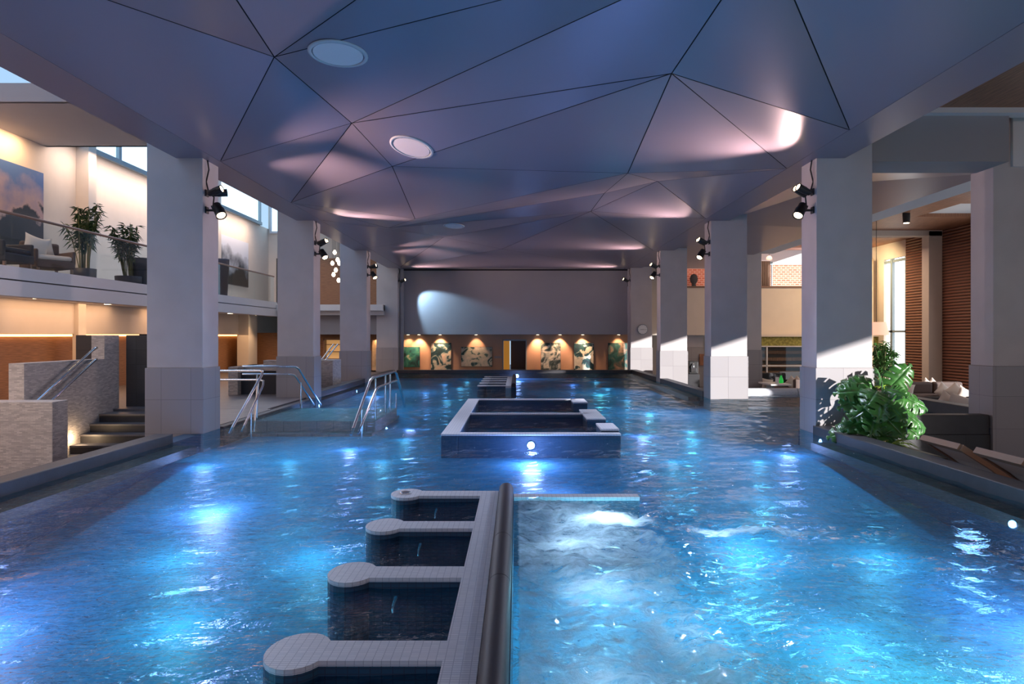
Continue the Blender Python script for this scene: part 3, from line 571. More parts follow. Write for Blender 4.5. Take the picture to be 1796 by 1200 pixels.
# big pictures
def sidepic(y0, y1, z0, z1, m_, label):
    t = thing('landscape_picture', (XW+.04, (y0+y1)/2, z0), label, 'picture')
    bx((XW+.005, y0, z0), (XW+.06, y1, z1)).build('canvas', m_, t); bx((XW, y0-.01, z0-.01), (XW+.03, y1+.01, z1+.01)).build('backing', M['black'], t)
def scenic(name, topc, midc, lowc, zmid, h, sc_):
    h *= .75
    m = mat(name, (1, 1, 1), .55); n = m.node_tree.nodes; l = m.node_tree.links; b = n['Principled BSDF']
    tcn = n.new('ShaderNodeTexCoord'); sp = n.new('ShaderNodeSeparateXYZ'); l.new(tcn.outputs['UV'], sp.inputs[0])
    t1 = n.new('ShaderNodeTexNoise'); t1.inputs['Scale'].default_value = sc_; t1.inputs['Detail'].default_value = 8; l.new(tcn.outputs['UV'], t1.inputs[0])
    ma = n.new('ShaderNodeMath'); ma.operation = 'MULTIPLY_ADD'; ma.inputs[1].default_value = 2.6; l.new(t1.outputs[0], ma.inputs[0]); l.new(sp.outputs[1], ma.inputs[2])
    mr_ = n.new('ShaderNodeMapRange'); mr_.inputs['From Min'].default_value = zmid+1.3-h; mr_.inputs['From Max'].default_value = zmid+1.3+h; l.new(ma.outputs[0], mr_.inputs[0])
    r = n.new('ShaderNodeValToRGB'); l.new(mr_.outputs[0], r.inputs[0]); e = r.color_ramp.elements
    e[0].color = (*lowc, 1); e[1].color = (*topc, 1); q = e.new(.45); q.color = (*lowc, 1); q = e.new(.52); q.color = (*midc, 1); l.new(r.outputs[0], b.inputs['Base Color']); return m
sidepic(13.0, 17.25, 3.62, 5.58, scenic('dusk lake photograph', (.05, .13, .36), (.42, .30, .30), (.012, .018, .03), 4.55, 1.0, 1.1), 'large dusk landscape picture of dark trees under blue sky on the gallery wall')
sidepic(22.9, 30.4, 3.62, 5.58, scenic('cloudy shore photograph', (.62, .66, .74), (.08, .09, .11), (.015, .02, .02), 4.35, .9, 1.1), 'large picture of streaked clouds over a rocky shore on the gallery wall')
# gallery glass balustrade
t = thing('glass_balustrade', (XG-.1, 12, 2.8), 'clear glass balustrade with brown handrail along the gallery edge', 'balustrade')
MB().tube([(XG-.1, -3, 3.81), (XG-.1, 27.0, 3.81)], .028, 10).build('handrail', M['brass'], t)
for k in range(15):
    y0 = -3+2*k; bx((XG-.11, y0+.01, 2.78), (XG-.09, y0+1.99, 3.79)).build('glass_panel', M['glass'], t)
# lower left rooms
struct('wall_bulkhead', bx((-11.2, -3, 1.53), (-11.0, 33, 2.3)), M['cream'], 'beige bulkhead under the gallery')
struct('wall_lower_left', bx((-11.6, -3, -1.0), (-11.45, 20.6, 1.6), (-11.6, 24.5, -1.0), (-11.45, 33, 1.6)), M['wood'], 'warm wood panelled wall under the gallery')
struct('wall_lower_recess', bx((-12.4, 20.0, -1.0), (-12.2, 33.2, 2.7), (-12.2, 20.4, -1), (-11.4, 20.55, 2.2), (-12.2, 24.5, -1), (-11.4, 24.65, 2.2)), M['darkwall'])
struct('trim_14', bx((-11.44, -3, 1.47), (-11.38, 20.6, 1.52), (-11.44, 24.5, 1.47), (-11.38, 33, 1.52)), M['cove'], 'warm cove light strip above the wood panels')
light('AREA', 'stair_wash', (-8.3, 8.5, 2.15), 45, (1, .80, .68), 1.5, 2.5, aim=(0, .6, -1))
light('AREA', 'cove_wash', (-11.3, 8, 1.55), 22, (1, .5, .18), .1, 24, aim=(-.25, 0, -1))
for yy in (6.0, 11.0, 16.5, 22.0): light('AREA', 'under_gallery_warm', (-10.3, yy, 2.2), 45, (1, .58, .32), 1.2, 4, aim=(-.15, 0, -1))
for k, (px, py) in enumerate(((66, 527), (190, 536.5), (404, 552), (452, 555))):
    p = atz(px, py, 2.24); tt = thing('downlight', p, ['first', 'second', 'third', 'fourth'][k]+' round downlight along the gallery soffit, counted from the camera', 'downlight', 'downlights under the gallery')
    MB().lathe([(.11, 0), (.11, .02)], (p.x, p.y, 2.285), None, 16).build('rim', M['white'], tt); MB().lathe([(.09, 0), (.09, .02)], (p.x, p.y, 2.275), None, 16).build('lens', M['down'], tt)
    light('SPOT', 'downlight_lamp', (p.x, p.y, 2.18), 30, WARM, .08, aim=(0, 0, -1), spot=110)
# stairs
t = thing('staircase', (-6.8, 12.5, -.75), 'short dark staircase climbing beside the pale mosaic wall', 'stairs')
for k in range(5):
    y1 = 13.1-.285*k; z = -.01-.155*k
    p = bx((-8.0, y1, -.76), (-5.9, y1+(.6 if k == 0 else .285), z-.03)).build('step', M['dark'], t)
    bx((-8.0, y1-.02, z-.03), (-5.9, y1+(.6 if k == 0 else .285), z)).build('nosing', M['deck'], p)
tt = thing('step_light', (-7.97, 12.2, -.35), 'small warm lamp low on the mosaic wall beside the stairs', 'step light')
MB().lathe([(.05, 0), (.05, .02)], (-8.0, 12.25, -.33), (1, 0, 0), 12).build('lens', M['down'], tt); light('POINT', 'step_lamp', (-7.85, 12.25, -.36), 6, (1, .7, .4), .04)
tag(bx((-8.25, 11.1, -.76), (-8.0, 13.26, 1.04), (-8.25, 13.26, -.76), (-8.0, 13.75, 1.5)).build('mosaic_wall', M['mosaic']), 'tall pale mosaic wall with a pier, behind the stair handrail', 'wall')
tag(bx((-11.4, 10.75, -.76), (-7.3, 11.12, .45)).build('mosaic_parapet', M['mosaic'], None, .01), 'low pale mosaic parapet nearest the camera beside the dark coping', 'parapet')
rr = thing('stair_handrail', (-7.8, 12.2, .4), 'pair of short steel handrails on the mosaic stair wall', 'handrail')
def stz(y): return -.6+(y-11.1)*.545
for dz, nm in ((.95, 'upper_rail'), (.73, 'lower_rail')):
    MB().tube([(-7.88, 11.0, stz(11.0)+dz), (-7.88, 12.75, stz(12.75)+dz), (-7.9, 12.85, stz(12.8)+dz-.01), (-7.99, 12.9, stz(12.8)+dz-.06)], .024, 10).build(nm, M['steel'], rr)
tag(bx((-8.0, 14.0, .04), (-6.6, 14.1, 1.5)).build('dark_screen', M['darkwall']), 'tall dark slate screen at the top of the stairs', 'screen')
tag(bx((-8.9, 13.8, .0), (-8.27, 13.95, 1.5)).build('dark_screen', M['darkwall']), 'shorter charcoal screen half hidden behind the mosaic pier', 'screen')
# mosaic enclosures farther along
tt = thing('mosaic_counter', (-6.5, 16.7, 0), 'pale mosaic stair enclosure with dark opening between first and second skylit columns', 'stair enclosure')
bx((-7.05, 16.7, .04), (-6.82, 18.4, .72)).build('end_wall', M['mosaic'], tt); bx((-6.82, 16.9, .04), (-5.3, 17.1, .62)).build('void_panel', M['darkwall'], tt)  # dark slab put in for the shade of the stair void
bx((-7.05, 17.1, .62), (-5.3, 18.4, .72)).build('top', M['mosaic'], tt); bx((-6.25, 16.85, .62), (-5.3, 17.1, .88)).build('raised_parapet', M['mosaic'], tt)
tag(bx((-5.75, 19.0, .02), (-5.12, 19.9, .80)).build('mosaic_counter', M['mosaic'], None, .01), 'narrow pale mosaic parapet between second and third skylit columns', 'parapet')
rr = thing('stair_handrail', (-5.4, 19.4, .8), 'short bright steel handrail standing on the narrow mosaic parapet', 'handrail')
for dx in (0, .12): MB().tube([(-5.5+dx, 19.2, .8), (-5.2+dx, 19.4, 1.25)], .02, 8).build('bar', M['steel'], rr)
# back of the lower level beyond
struct('wall_back_left', bx((-11.2, 28.6, -.3), (-9.9, 28.8, 1.6), (-9.2, 28.6, -.3), (-5.0, 28.8, 1.6)), M['wood'], 'brown wood wall beyond the deck')
tt = thing('display_shelf', (-7.6, 28.4, .1), 'warm lit wooden shelf unit seen between the skylit columns', 'shelf')
bx((-8.0, 28.25, .04), (-7.95, 28.6, 1.35), (-7.05, 28.25, .04), (-7.0, 28.6, 1.35), (-8.0, 28.25, 1.3), (-7.0, 28.6, 1.35)).build('frame', M['brass'], tt)
for z in (.2, .5, .8, 1.1): bx((-7.95, 28.3, z), (-7.05, 28.6, z+.03)).build('shelf_board', M['brass'], tt)
bx((-7.95, 28.55, .04), (-7.05, 28.58, 1.3)).build('back_panel', mat('amber panel with painted glow', (.75, .5, .25), .6, emit=(1, .55, .2), estr=.35), tt)  # warm shelf light is put into the back panel as emission
tt2 = bx((-6.0, 28.3, .0), (-5.45, 28.5, 1.3)).build('stone_panel', mat('lit rough stone', (.7, .5, .3), .9, bump=.8, bscale=14, var=.3)); tag(tt2, 'warm lit rough stone panel beside the farthest skylit column', 'panel')
light('SPOT', 'stone_wash', (-5.75, 28.15, 1.45), 25, WARM, .05, aim=(0, .25, -1), spot=90)
light('AREA', 'back_lower_warm', (-8.5, 26, 1.5), 60, WARM, 5, 3, aim=(0, 0, -1))
light('SPOT', 'far_wall_blue_spot', (-4.45, 27.25, 3.62), 420, (.45, .72, 1), .03, aim=(1, .36, -.92), spot=62, blend=.45)
light('AREA', 'bridge_warm', (-7.5, 30, 5.1), 25, (1, .7, .5), 4, 3, aim=(0, 0, -1))
light('AREA', 'gallery_cove', (-11.6, 10, 6.2), 330, (1, .60, .32), .3, 13, aim=(-.35, 0, -1))
light('AREA', 'gallery_cove_far', (-11.3, 24, 6.4), 240, (1, .72, .55), .3, 13, aim=(-.35, 0, -1))
tag(bx((-8.15, 32.0, 2.7), (-8.0+.35, 32.1, 4.4)).build('white_board', M['white']), 'white board against the brown panelled wall on the far gallery', 'board')
# ------------------------------------------------------------------ gallery furniture
def armchair(x, y, z, label, cm, cush=True, rot=0, s=1.0):
    t = thing('armchair', (x, y, z), label, 'armchair')
    R = Matrix.Rotation(rot, 3, 'Z'); T = lambda p: R @ (Vector(p)*s)+Vector((x, y, z))
    def bxr(a, b, nm, m_, bev=.03):
        mb = MB().box(a, b); mb.v = [tuple(T(p)) for p in mb.v]; return mb.build(nm, m_, t, bev)
    bxr((-.42, -.4, .2), (.42, .42, .38), 'seat_base', cm); bxr((-.38, -.36, .38), (.38, .3, .5), 'seat_cushion', M['cushion'] if cush else cm, .05)
    bxr((-.42, .3, .3), (.42, .44, .85), 'backrest', cm, .05)
    for s_ in (-1, 1): bxr((s_*.36, -.38, .3), (s_*.44, .42, .62), 'armrest', cm)
    for a in (-.36, .36):
        for b in (-.34, .34): bxr((a-.025, b-.025, 0), (a+.025, b+.025, .2), 'leg', M['brass'], .005)
    return t
armchair(-10.5, 15.3, 2.79, 'brown armchair with pale seat behind the gallery glass', M['leather'], True, math.radians(60), .95)
armchair(-10.6, 14.05, 2.79, 'charcoal armchair at the picture edge behind the gallery glass', M['darkfab'], False, math.radians(90), 1.0)
def cushion(loc, size, rot, label, m_=None, grp=None):
    R = Matrix.Rotation(rot[2], 3, 'Z') @ Matrix.Rotation(rot[0], 3, 'X') @ Matrix.Rotation(rot[1], 3, 'Y')
    mb = MB(); n = 12; s2 = size[0]/2
    v = []; f = []
    for side in (1, -1):
        o = len(v)
        for i in range(n+1):
            for j in range(n+1):
                u, w2 = i/n*2-1, j/n*2-1
                pin = 1-.16*(1-u*u)*0-.0
                ex = 1+.0; px_ = u*s2*(1-.14*(1-u*u)*0)*(1-.13*(1-w2*w2)*abs(u)**2); pz = w2*s2*(1-.13*(1-u*u)*abs(w2)**2)
                th = size[1]/2*((1-u*u)*(1-w2*w2))**.45
                v.append(R @ Vector((px_, side*th, pz))+Vector(loc))
        for i in range(n):
            for j in range(n):
                a = o+i*(n+1)+j; q = (a, a+n+1, a+n+2, a+1)
                f.append(q if side < 0 else q[::-1])
    mb.add(v, f, True); o = mb.build('cushion', m_ or M['cushion']); return tag(o, label, 'cushion', grp)
cushion((-10.55, 15.0, 3.43), (.52, .2), (-.15, math.radians(15), math.radians(60)), 'cream cushion leaning on the brown gallery armchair, nearer one')
cushion((-10.7, 15.42, 3.43), (.5, .2), (-.15, math.radians(-8), math.radians(60)), 'cream cushion leaning on the brown gallery armchair, farther one')
def bamboo(x, y, z, h, label, n_=16, spread=.5, lm='leaf3', leaf=.22, pot=(.35, .35), seed=1, lw=.03):
    rnd = random.Random(seed); t = thing('potted_bamboo', (x, y, z), label, 'potted plant')
    MB().lathe([(pot[0]*.8, 0), (pot[0], .02), (pot[0]*1.05, pot[1]), (pot[0]*.95, pot[1]), (pot[0]*.93, pot[1]-.04)], (x, y, z), None, 20).build('pot', M['pot'], t)
    st = MB(); lf = MB()
    for k in range(n_):
        a = rnd.uniform(0, 6.28); r = rnd.uniform(.1, 1)*spread; hh = h*rnd.uniform(.65, 1)
        top = Vector((x+r*math.cos(a), y+r*math.sin(a), z+hh)); b0 = Vector((x+.1*math.cos(a), y+.1*math.sin(a), z+pot[1]-.05)); mid = (b0*.45+top*.55)+Vector((0, 0, .12*h))
        pts = [b0, b0.lerp(mid, .5)+Vector((0, 0, .03*h)), mid, mid.lerp(top, .6)+Vector((0, 0, .02)), top]; st.tube(pts, [.012, .011, .009, .006, .003], 5, False)
        for q in range(30):
            s_ = rnd.uniform(.3, 1); i = min(3, int(s_*4)); p = Vector(pts[i]).lerp(Vector(pts[i+1]), s_*4-i)
            d = Vector((rnd.uniform(-1, 1), rnd.uniform(-1, 1), rnd.uniform(-.9, .4))).normalized(); sd = d.cross(Vector((0, 0, 1))).normalized()*lw; ll = leaf*rnd.uniform(.6, 1.2)
            lf.add([p, p+d*ll*.4+sd, p+d*ll+Vector((0, 0, -.05)), p+d*ll*.4-sd+Vector((0, 0, .01))], [(0, 1, 2), (0, 2, 3)])
    st.build('stems', M['stem'], t); tag(lf.build('foliage', M[lm], t), kind='stuff'); return t
bamboo(-10.5, 16.6, 2.79, 1.9, 'tall leafy bamboo in a dark pot on the gallery next to the pale pier', 18, .5, pot=(.25, .32), seed=3)
bamboo(-10.0, 17.6, 2.79, 1.6, 'second dark leafed bamboo in a low pot on the gallery', 16, .5, pot=(.3, .22), seed=5)
def vase(x, y, z, h, label):
    t = thing('floor_planter', (x, y, z), label, 'planter')
    MB().lathe([(.2, 0), (.24, .05), (.3, h*.95), (.3, h), (.27, h), (.26, h-.06)], (x, y, z), None, 24).build('pot', M['pot'], t)
    MB().lathe([(.26, h-.08), (.1, h-.04)], (x, y, z), None, 20).build('soil', M['soil'], t)
vase(-9.9, 17.95, 2.79, .72, 'tapered dark planter behind the gallery glass beside the nearest column')
vase(-9.95, 22.9, 2.79, 1.25, 'tall dark planter on the gallery in front of the cloudy picture')
# pendant bulbs
rnd = random.Random(4)
for k, (px, py) in enumerate([(587, 443), (592, 456), (595, 462), (589, 474), (585, 482), (594, 492), (600, 450), (583, 462)]):
    Y = 26.0; p = at(px, py, Y+rnd.uniform(-.3, .3)); t = thing('pendant_bulb', p, f'small glowing glass pendant bulb hanging over the far gallery', 'pendant bulb', 'pendant bulb cluster')
    MB().lathe([(.02, .09), (.05, .06), (.07, 0), (.05, -.06), (.015, -.08)], p, None, 12).build('bulb', M['bulb'], t); MB().tube([p+Vector((0, 0, .09)), (p.x, p.y, 6.8)], .006, 4).build('cord', M['black'], t)
struct('ceiling_far_left', bx((-9.6, 25, 6.8), (-5.2, 33, 6.9)), M['wallgrey'])
# ------------------------------------------------------------------ right side rooms
struct('beam_1', bx((5.4, 10.6, ZC), (7.62, 11.35, 4.90)), M['wallgrey'], 'grey beam between nearest lounge side column and outer column')
struct('trim_15', bx((4.98, 10.45, 4.9), (14.2, 10.7, 5.05)), M['white'])
struct('ceiling_timber_near', bx((4.98, -3, 4.98), (14.3, 10.5, 5.1)), M['timber'], 'dark timber boarded ceiling over the loungers')
fz = [(4.98, 11.35, 4.19), (7.9, 11.35, 4.19), (7.9, 17.2, 4.19), (4.98, 17.2, 4.3), (6.2, 13.2, 4.42)]
mb = MB().add(fz, [(0, 4, 1), (1, 4, 2), (2, 4, 3), (3, 4, 0)]).add([(4.98, 17.2, 4.3), (7.9, 17.2, 4.19), (7.9, 27.8, 4.19), (4.98, 27.8, 4.25)], [(0, 1, 2, 3)])
mb.box((4.98, 11.0, 4.6), (7.95, 27.8, 4.7))
struct('ceiling_bay', mb, M['ceil'], 'folded pale ceiling over the side pool')
struct('trim_16', bx((7.9, 10.9, ZC), (8.45, 22.6, 5.1)), M['white'], 'pale edge band of the side pool ceiling')
struct('ceiling_timber', bx((8.45, 10.7, 5.0), (11.8, 22.8, 5.1), (11.8, 10.7, 5.0), (14.2, 18.2, 5.1), (11.8, 20.2, 5.0), (14.2, 27.4, 5.1), (8.45, 22.8, 5.0), (11.8, 27.4, 5.1)), M['timber'], 'timber boarded lounge ceiling')
struct('trim_17', bx((11.75, 18.15, 5.1), (14.2, 20.25, 5.5), (11.8, 18.2, 5.45), (14.2, 20.2, 5.5)), M['white'])
light('AREA', 'lounge_recess_glow', (12.9, 19.2, 5.15), 60, (1, .66, .38), 2, 1.6, aim=(0, 0, 1)); light('AREA', 'lounge_recess_down', (12.9, 19.2, 5.35), 70, (1, .70, .45), 2, 1.6, aim=(0, 0, -1))
struct('wall_right', bx((14.2, 20.3, -.7), (14.35, 25.0, 5.1), (14.2, -3.2, 4.36), (14.35, 20.3, 9), (14.2, -3.2, -.7), (14.35, .3, 4.36), (14.2, 3.2, -.7), (14.35, 6.0, 4.36), (14.2, 9.0, -.7), (14.35, 11.6, 4.36), (14.2, 14.6, -.7), (14.35, 17.3, 4.36)), M['woodslat'], 'red brown wall of horizontal wood battens')
struct('wall_window_side', bx((14.2, 25.0, 4.4), (14.35, 28, 5.1), (14.2, 26.5, -.7), (14.35, 28, 4.4), (14.2, 25, -.7), (14.35, 26.5, -.2)), M['cream'])
w4 = struct('window_4', bx((14.22, 25.0, 4.25), (14.3, 26.5, 4.35), (14.2, 25.9, -.2), (14.3, 26.05, 4.4), (14.2, 25.0, 1.6), (14.3, 26.5, 1.68), (14.2, 25.0, -.2), (14.3, 25.06, 4.4)), M['frame'], 'tall bright lounge window with grey frame')
struct('pane', bx((14.31, 25.0, -.2), (14.33, 26.5, 4.4)), mat('overexposed daylight glass', (.9, .95, 1), .3, emit=(.95, .98, 1), estr=2.4), parent=w4)
column(13.75, 22.85, -.7, 4.98, 'cream pier standing in front of the wood batten wall', M['cream'], .45, .4, zp=-.6)
struct('beam_2', bx((8.4, 22.85, 4.82), (14.2, 23.25, 5.0)), M['cream'])
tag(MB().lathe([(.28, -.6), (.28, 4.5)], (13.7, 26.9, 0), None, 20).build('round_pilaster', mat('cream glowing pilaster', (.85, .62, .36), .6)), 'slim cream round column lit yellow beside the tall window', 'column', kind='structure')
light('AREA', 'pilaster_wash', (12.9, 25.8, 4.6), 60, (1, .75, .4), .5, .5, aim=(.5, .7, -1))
light('AREA', 'lounge_warm_far', (11, 24.5, 4.7), 130, (1, .68, .46), 4, 3, aim=(0, .2, -1))
light('AREA', 'lounge_warm_near', (9.5, 2, 4.8), 170, (1, .70, .52), 3, 5, aim=(-.35, .6, -1))
light('AREA', 'lounge_warm', (11, 15, 4.9), 90, (1, .72, .52), 3, 6, aim=(.3, 0, -1))
# lamp pendants in the lounge
p = at(1537, 577, 20); t = thing('pendant_lamp', (p.x, p.y, 1.5), 'large pleated pendant lamp shade hanging in front of the window', 'pendant lamp')
MB().lathe([(.26, .38), (.34, .0)], (p.x, p.y, 1.5), None, 24).build('shade', M['shade'], t); MB().tube([(p.x, p.y, 1.88), (p.x, p.y, 5.0)], .008, 6).build('cord', M['black'], t)
t = thing('track_spotlight', (11.0, 19.5, 4.7), 'small black ceiling spotlight on the timber ceiling', 'spotlight')
MB().lathe([(.09, 0), (.1, .22)], (11.15, 19.6, 4.72), None, 14).build('housing', M['black'], t); MB().lathe([(.075, 0), (.075, .01)], (11.15, 19.6, 4.705), None, 12).build('lens', M['down'], t); MB().box((11.05, 19.58, 4.9), (11.25, 19.62, 5.0)).build('bracket', M['black'], t)
# back wall of the lounge at Y=27.9 with openings
Z1, Z2 = H-(505-VY)/F*27.9, H-(403-VY)/F*27.9
struct('wall_lounge_back', bx((5.5, 27.9, 1.5), (14.2, 28.1, Z1), (5.5, 27.9, 5.75), (14.2, 28.1, 6.5), (5.4, 27.9, Z1), (6.6, 28.1, 5.8), (12.2, 27.9, Z1), (14.2, 28.1, 5.8), (7.9, 27.9, Z1), (9.3, 28.1, 5.8)), M['cream'], 'beige upper wall behind the lounge')
struct('trim_18', bx((6.6, 27.85, Z1), (12.2, 28.1, Z1+.07)), M['brass'], 'thin dark ledge of the upper openings')
struct('ceiling_upper_room', bx((5.4, 28.0, 5.6), (14.2, 33, 5.7)), mat('warm timber ceiling upstairs', (.62, .36, .26), .6, var=.2, vscale=3, stretch=(1, 9, 1)))
struct('floor_upper_room', bx((5.4, 28.1, Z1-.3), (14.2, 35, Z1)), M['cream'])
struct('wall_upper_room', bx((5.4, 33.0, 4.9), (14.2, 33.2, 5.7)), M['white'])
brick = tilemat('red brick pattern wall', (.60, .13, .07), (.72, .24, .15), (.8, .45, .35), .22, .1, .02, .8, offset=.5)
struct('wall_brick', bx((5.4, 33.05, 3.2), (14.2, 33.25, 4.95)), brick, 'red patterned wall in the upstairs room')
light('AREA', 'upper_room_light', (9.6, 30.0, 5.2), 90, (1, .80, .72), 5, 3, aim=(0, .6, -.5))
tt = thing('curtain', (9.9, 31.5, 3.4), 'brown pleated curtain beside the red patterned upstairs wall', 'curtain')
cu = MB(); pts = [(at(1334+k*1.0, 490, 31).x, 31+.08*math.sin(k*2.2)) for k in range(17)]
for a, b in zip(pts, pts[1:]): cu.add([(a[0], a[1], 3.3), (b[0], b[1], 3.3), (b[0], b[1], 4.85), (a[0], a[1], 4.85)], [(0, 1, 2, 3)], True)
cu.build('fabric', mat('brown curtain', (.24, .17, .13), .9), tt, thick=.01); MB().tube([(pts[0][0]-.1, 31, 4.87), (pts[-1][0]+.1, 31, 4.87)], .02, 8).build('rod', M['white'], tt)
tag(bx((at(1351, 470, 31).x, 31.2, 3.3), (at(1353.5, 470, 31).x, 31.6, 4.9), (at(1353.5, 470, 31).x, 31.6, 4.75), (at(1362, 470, 31).x, 31.7, 4.9), (at(1362, 470, 31).x, 31.6, 3.3), (at(1364, 470, 31).x, 31.7, 4.9)).build('folding_screen', M['frame']), 'grey framed screen next to the brown curtain upstairs', 'screen')
q = at(1343+6, 455, 30.4); t = thing('pendant_lamp', q, 'small cream pendant lamp upstairs in front of the white wall', 'pendant lamp')
MB().lathe([(.05, .16), (.12, .1), (.13, .0), (.06, -.03)], q, None, 16).build('shade', M['shade'], t); MB().tube([q+Vector((0, 0, .15)), (q.x, q.y, 5.6)], .008, 5).build('cord', M['black'], t)
# portrait on the red wall, built as a solid dark figure in front
pp = at(1215, 487, 32.7)
tt = thing('portrait_stand_in', (pp.x, 32.5, Z1), 'dark solid figure standing in for a portrait on the red upstairs wall', 'ornament')
MB().lathe([(.30, 0), (.34, .15), (.26, .34), (.10, .42), (.09, .5), (.17, .62), (.19, .76), (.14, .92), (.03, .98)], (pp.x, 32.5, Z1), None, 18).build('figure', M['darkfab'], tt)
# lower lounge back: moss frieze, glass front with wood shelves
struct('trim_19', bx((9.2, 26.9, H-(607-VY)/F*27), (14.2, 27.1, H-(590-VY)/F*27)), M['moss'], 'moss green frieze above the glazed shelves')
struct('trim_20', bx((9.2, 26.85, 1.44), (14.2, 27.9, 1.52)), M['cream'])
tt = thing('glazed_shelf_wall', (11, 27.0, -.6), 'brown wooden shelf wall behind white framed glass in the lounge', 'shelf wall')
wx = at(1344, 640, 26.9).x
bx((9.2, 26.88, 1.04), (14.2, 26.96, 1.08), (wx, 26.88, -.6), (wx+.05, 26.96, 1.06), (9.2, 26.88, .27), (14.2, 26.94, .32)).build('glazing_frame', M['white'], tt)
bx((9.2, 26.9, -.6), (14.2, 26.92, 1.05)).build('glass_panel', M['glass'], tt)
for k in range(7): bx((9.2, 27.2, -.6+.27*k), (13.9, 27.6, -.6+.27*k+.13)).build('shelf_board', M['timber'], tt)
bx((9.2, 27.6, -.6), (14.2, 27.7, 1.2)).build('back_panel', M['brass'], tt)
light('AREA', 'shelf_glow', (11.2, 27.35, 1.2), 40, (1, .5, .2), 3.5, .2, aim=(0, -.1, -1))
struct('wall_lower_back', bx((5.4, 29.6, -.7), (9.2, 29.8, 1.6)), M['cream'])
tt = thing('coffee_counter', (7.2, 26.5, -.6), 'black coffee counter with dark machine seen between lounge side columns', 'counter')
xa, xb = at(1206, 650, 25.5).x, at(1226, 650, 25.5).x
bx((xa, 25.4, -.6), (xb, 26.2, .05)).build('cabinet', M['darkfab'], tt, .01)
tm = thing('coffee_machine', (xa+.25, 25.7, .05), 'dark coffee machine with steel front standing on the black counter', 'coffee machine')
bx((xa+.05, 25.5, .05), (xb-.02, 26.1, .52)).build('body', M['black'], tm, .03); bx((xa+.12, 25.46, .12), (xb-.1, 25.52, .28)).build('steel_front', M['steel'], tm, .01); MB().tube([(xa+.2, 25.45, .45), (xa+.2, 25.4, .36), (xa+.2, 25.4, .3)], .02, 8).build('spout', M['steel'], tm)
tag(bx((at(1228.5, 640, 28.1).x, 28.2, .25), (at(1236, 640, 28.1).x, 28.29, .72)).build('framed_notice', M['timber']), 'small brown framed notice on the short column beside the coffee counter', 'notice')
# ------------------------------------------------------------------ lounge seating
def sofa(x, y, z, wd_, label, cm='leather', rot=0):
    t = thing('sofa', (x, y, z), label, 'sofa'); R = Matrix.Rotation(rot, 3, 'Z')
    def bxr(a, b, nm, m_, bev=.03):
        mb = MB().box(a, b); mb.v = [tuple(R @ Vector(p)+Vector((x, y, z))) for p in mb.v]; return mb.build(nm, m_, t, bev)
    h = wd_/2; bxr((-h, -.42, .1), (h, .42, .3), 'base', M[cm])
    n_ = max(1, round(wd_/.85))
    for k in range(n_):
        a = -h+wd_*k/n_; bxr((a+.01, -.42, .3), (a+wd_/n_-.01, .25, .46), 'seat_cushion', M[cm], .05); bxr((a+.01, .2, .42), (a+wd_/n_-.01, .42, .78), 'back_cushion', M[cm], .07)
    for s_ in (-1, 1): bxr((s_*h, -.42, .1), (s_*(h+.12), .42, .58), 'armrest', M[cm])
sofa(11.5, 19.4, -.62, 2.6, 'long brown sofa with cream cushions in front of the batten wall')
sofa(12.9, 17.0, -.62, 1.8, 'short brown sofa turned sideways by the outer column', rot=-math.pi/2)
sofa(9.75, 14.6, -.62, 1.8, 'low dark sofa close behind the slate coping of the side pool', 'darkfab')
def pxc(px, py, Y, s_, rx, label, grp='cream cushions in the lounge'): p = at(px, py, Y); cushion(p, (s_, .16), (math.radians(-12), math.radians(rx), random.uniform(-.3, .3)), label, None, grp)
pxc(1577, 684, 18.9, .40, 40, 'cream cushion standing on its corner behind the monstera')
pxc(1589, 685, 18.8, .42, 12, 'upright cream cushion at the near end of the long brown sofa')
pxc(1655, 687, 18.9, .42, 42, 'cream cushion on its corner on the long brown sofa')
pxc(1675, 688, 18.5, .42, 50, 'cream cushion beside another on the long brown sofa, closer to the outer column')
pxc(1692, 694, 17.2, .40, 30, 'pinkish cream cushion half hidden by the outer column')
pxc(1625, 676, 20.2, .34, 45, 'cream cushion peeking over the sofa back, first of two')
pxc(1636, 676, 20.2, .34, 45, 'cream cushion peeking over the sofa back, second of two')
pxc(1661, 707, 14.5, .42, 38, 'cream cushion on the low dark sofa by the coping, first of two')
pxc(1681, 709, 14.3, .42, 20, 'cream cushion on the low dark sofa by the coping, second of two')
# table group seen between first and second lounge columns
t = thing('lounge_table', (8.5, 21.5, -.62), 'pale square lounge table with a menu card and green lantern', 'table')
xa, xb = at(1350, 680, 21).x, at(1386, 680, 21).x
bx((xa, 20.9, -.05), (xb, 22.0, -.0)).build('tabletop', M['white'], t, .01); bx((xa+.15, 21.2, -.62), (xa+.3, 21.7, -.05)).build('base', M['frame'], t)
p = at(1363, 676, 21.2); tag(bx((p.x-.05, 21.18, 0), (p.x+.05, 21.22, .2)).build('menu_card', M['white']), 'upright white menu card on the pale lounge table', 'card')
p = at(1370, 672, 21.4); t = thing('lantern', (p.x, 21.4, 0), 'small green glass lantern on the pale lounge table', 'lantern')
MB().lathe([(.06, 0), (.075, .05), (.06, .12), (.03, .2), (.03, .24)], (p.x, 21.4, 0), None, 14).build('glass_body', M['green'], t); MB().lathe([(.034, .24), (.034, .27)], (p.x, 21.4, 0), None, 10).build('cap', M['black'], t)
armchair(at(1340, 680, 22.5).x+.55, 21.9+.9, -.62, 'charcoal lounge armchair behind the pale table, left of the menu card', M['darkfab'], False, 0, 1.0)
armchair(at(1385, 680, 22.8).x+.45, 23.5, -.62, 'charcoal lounge armchair behind the pale table, by the green lantern', M['darkfab'], False, 0, 1.0)
armchair(at(1392, 690, 19.8).x, 19.6, -.62, 'dark lounge armchair in front of the pale table near the pool', M['leather'], False, math.radians(200), 1.05)
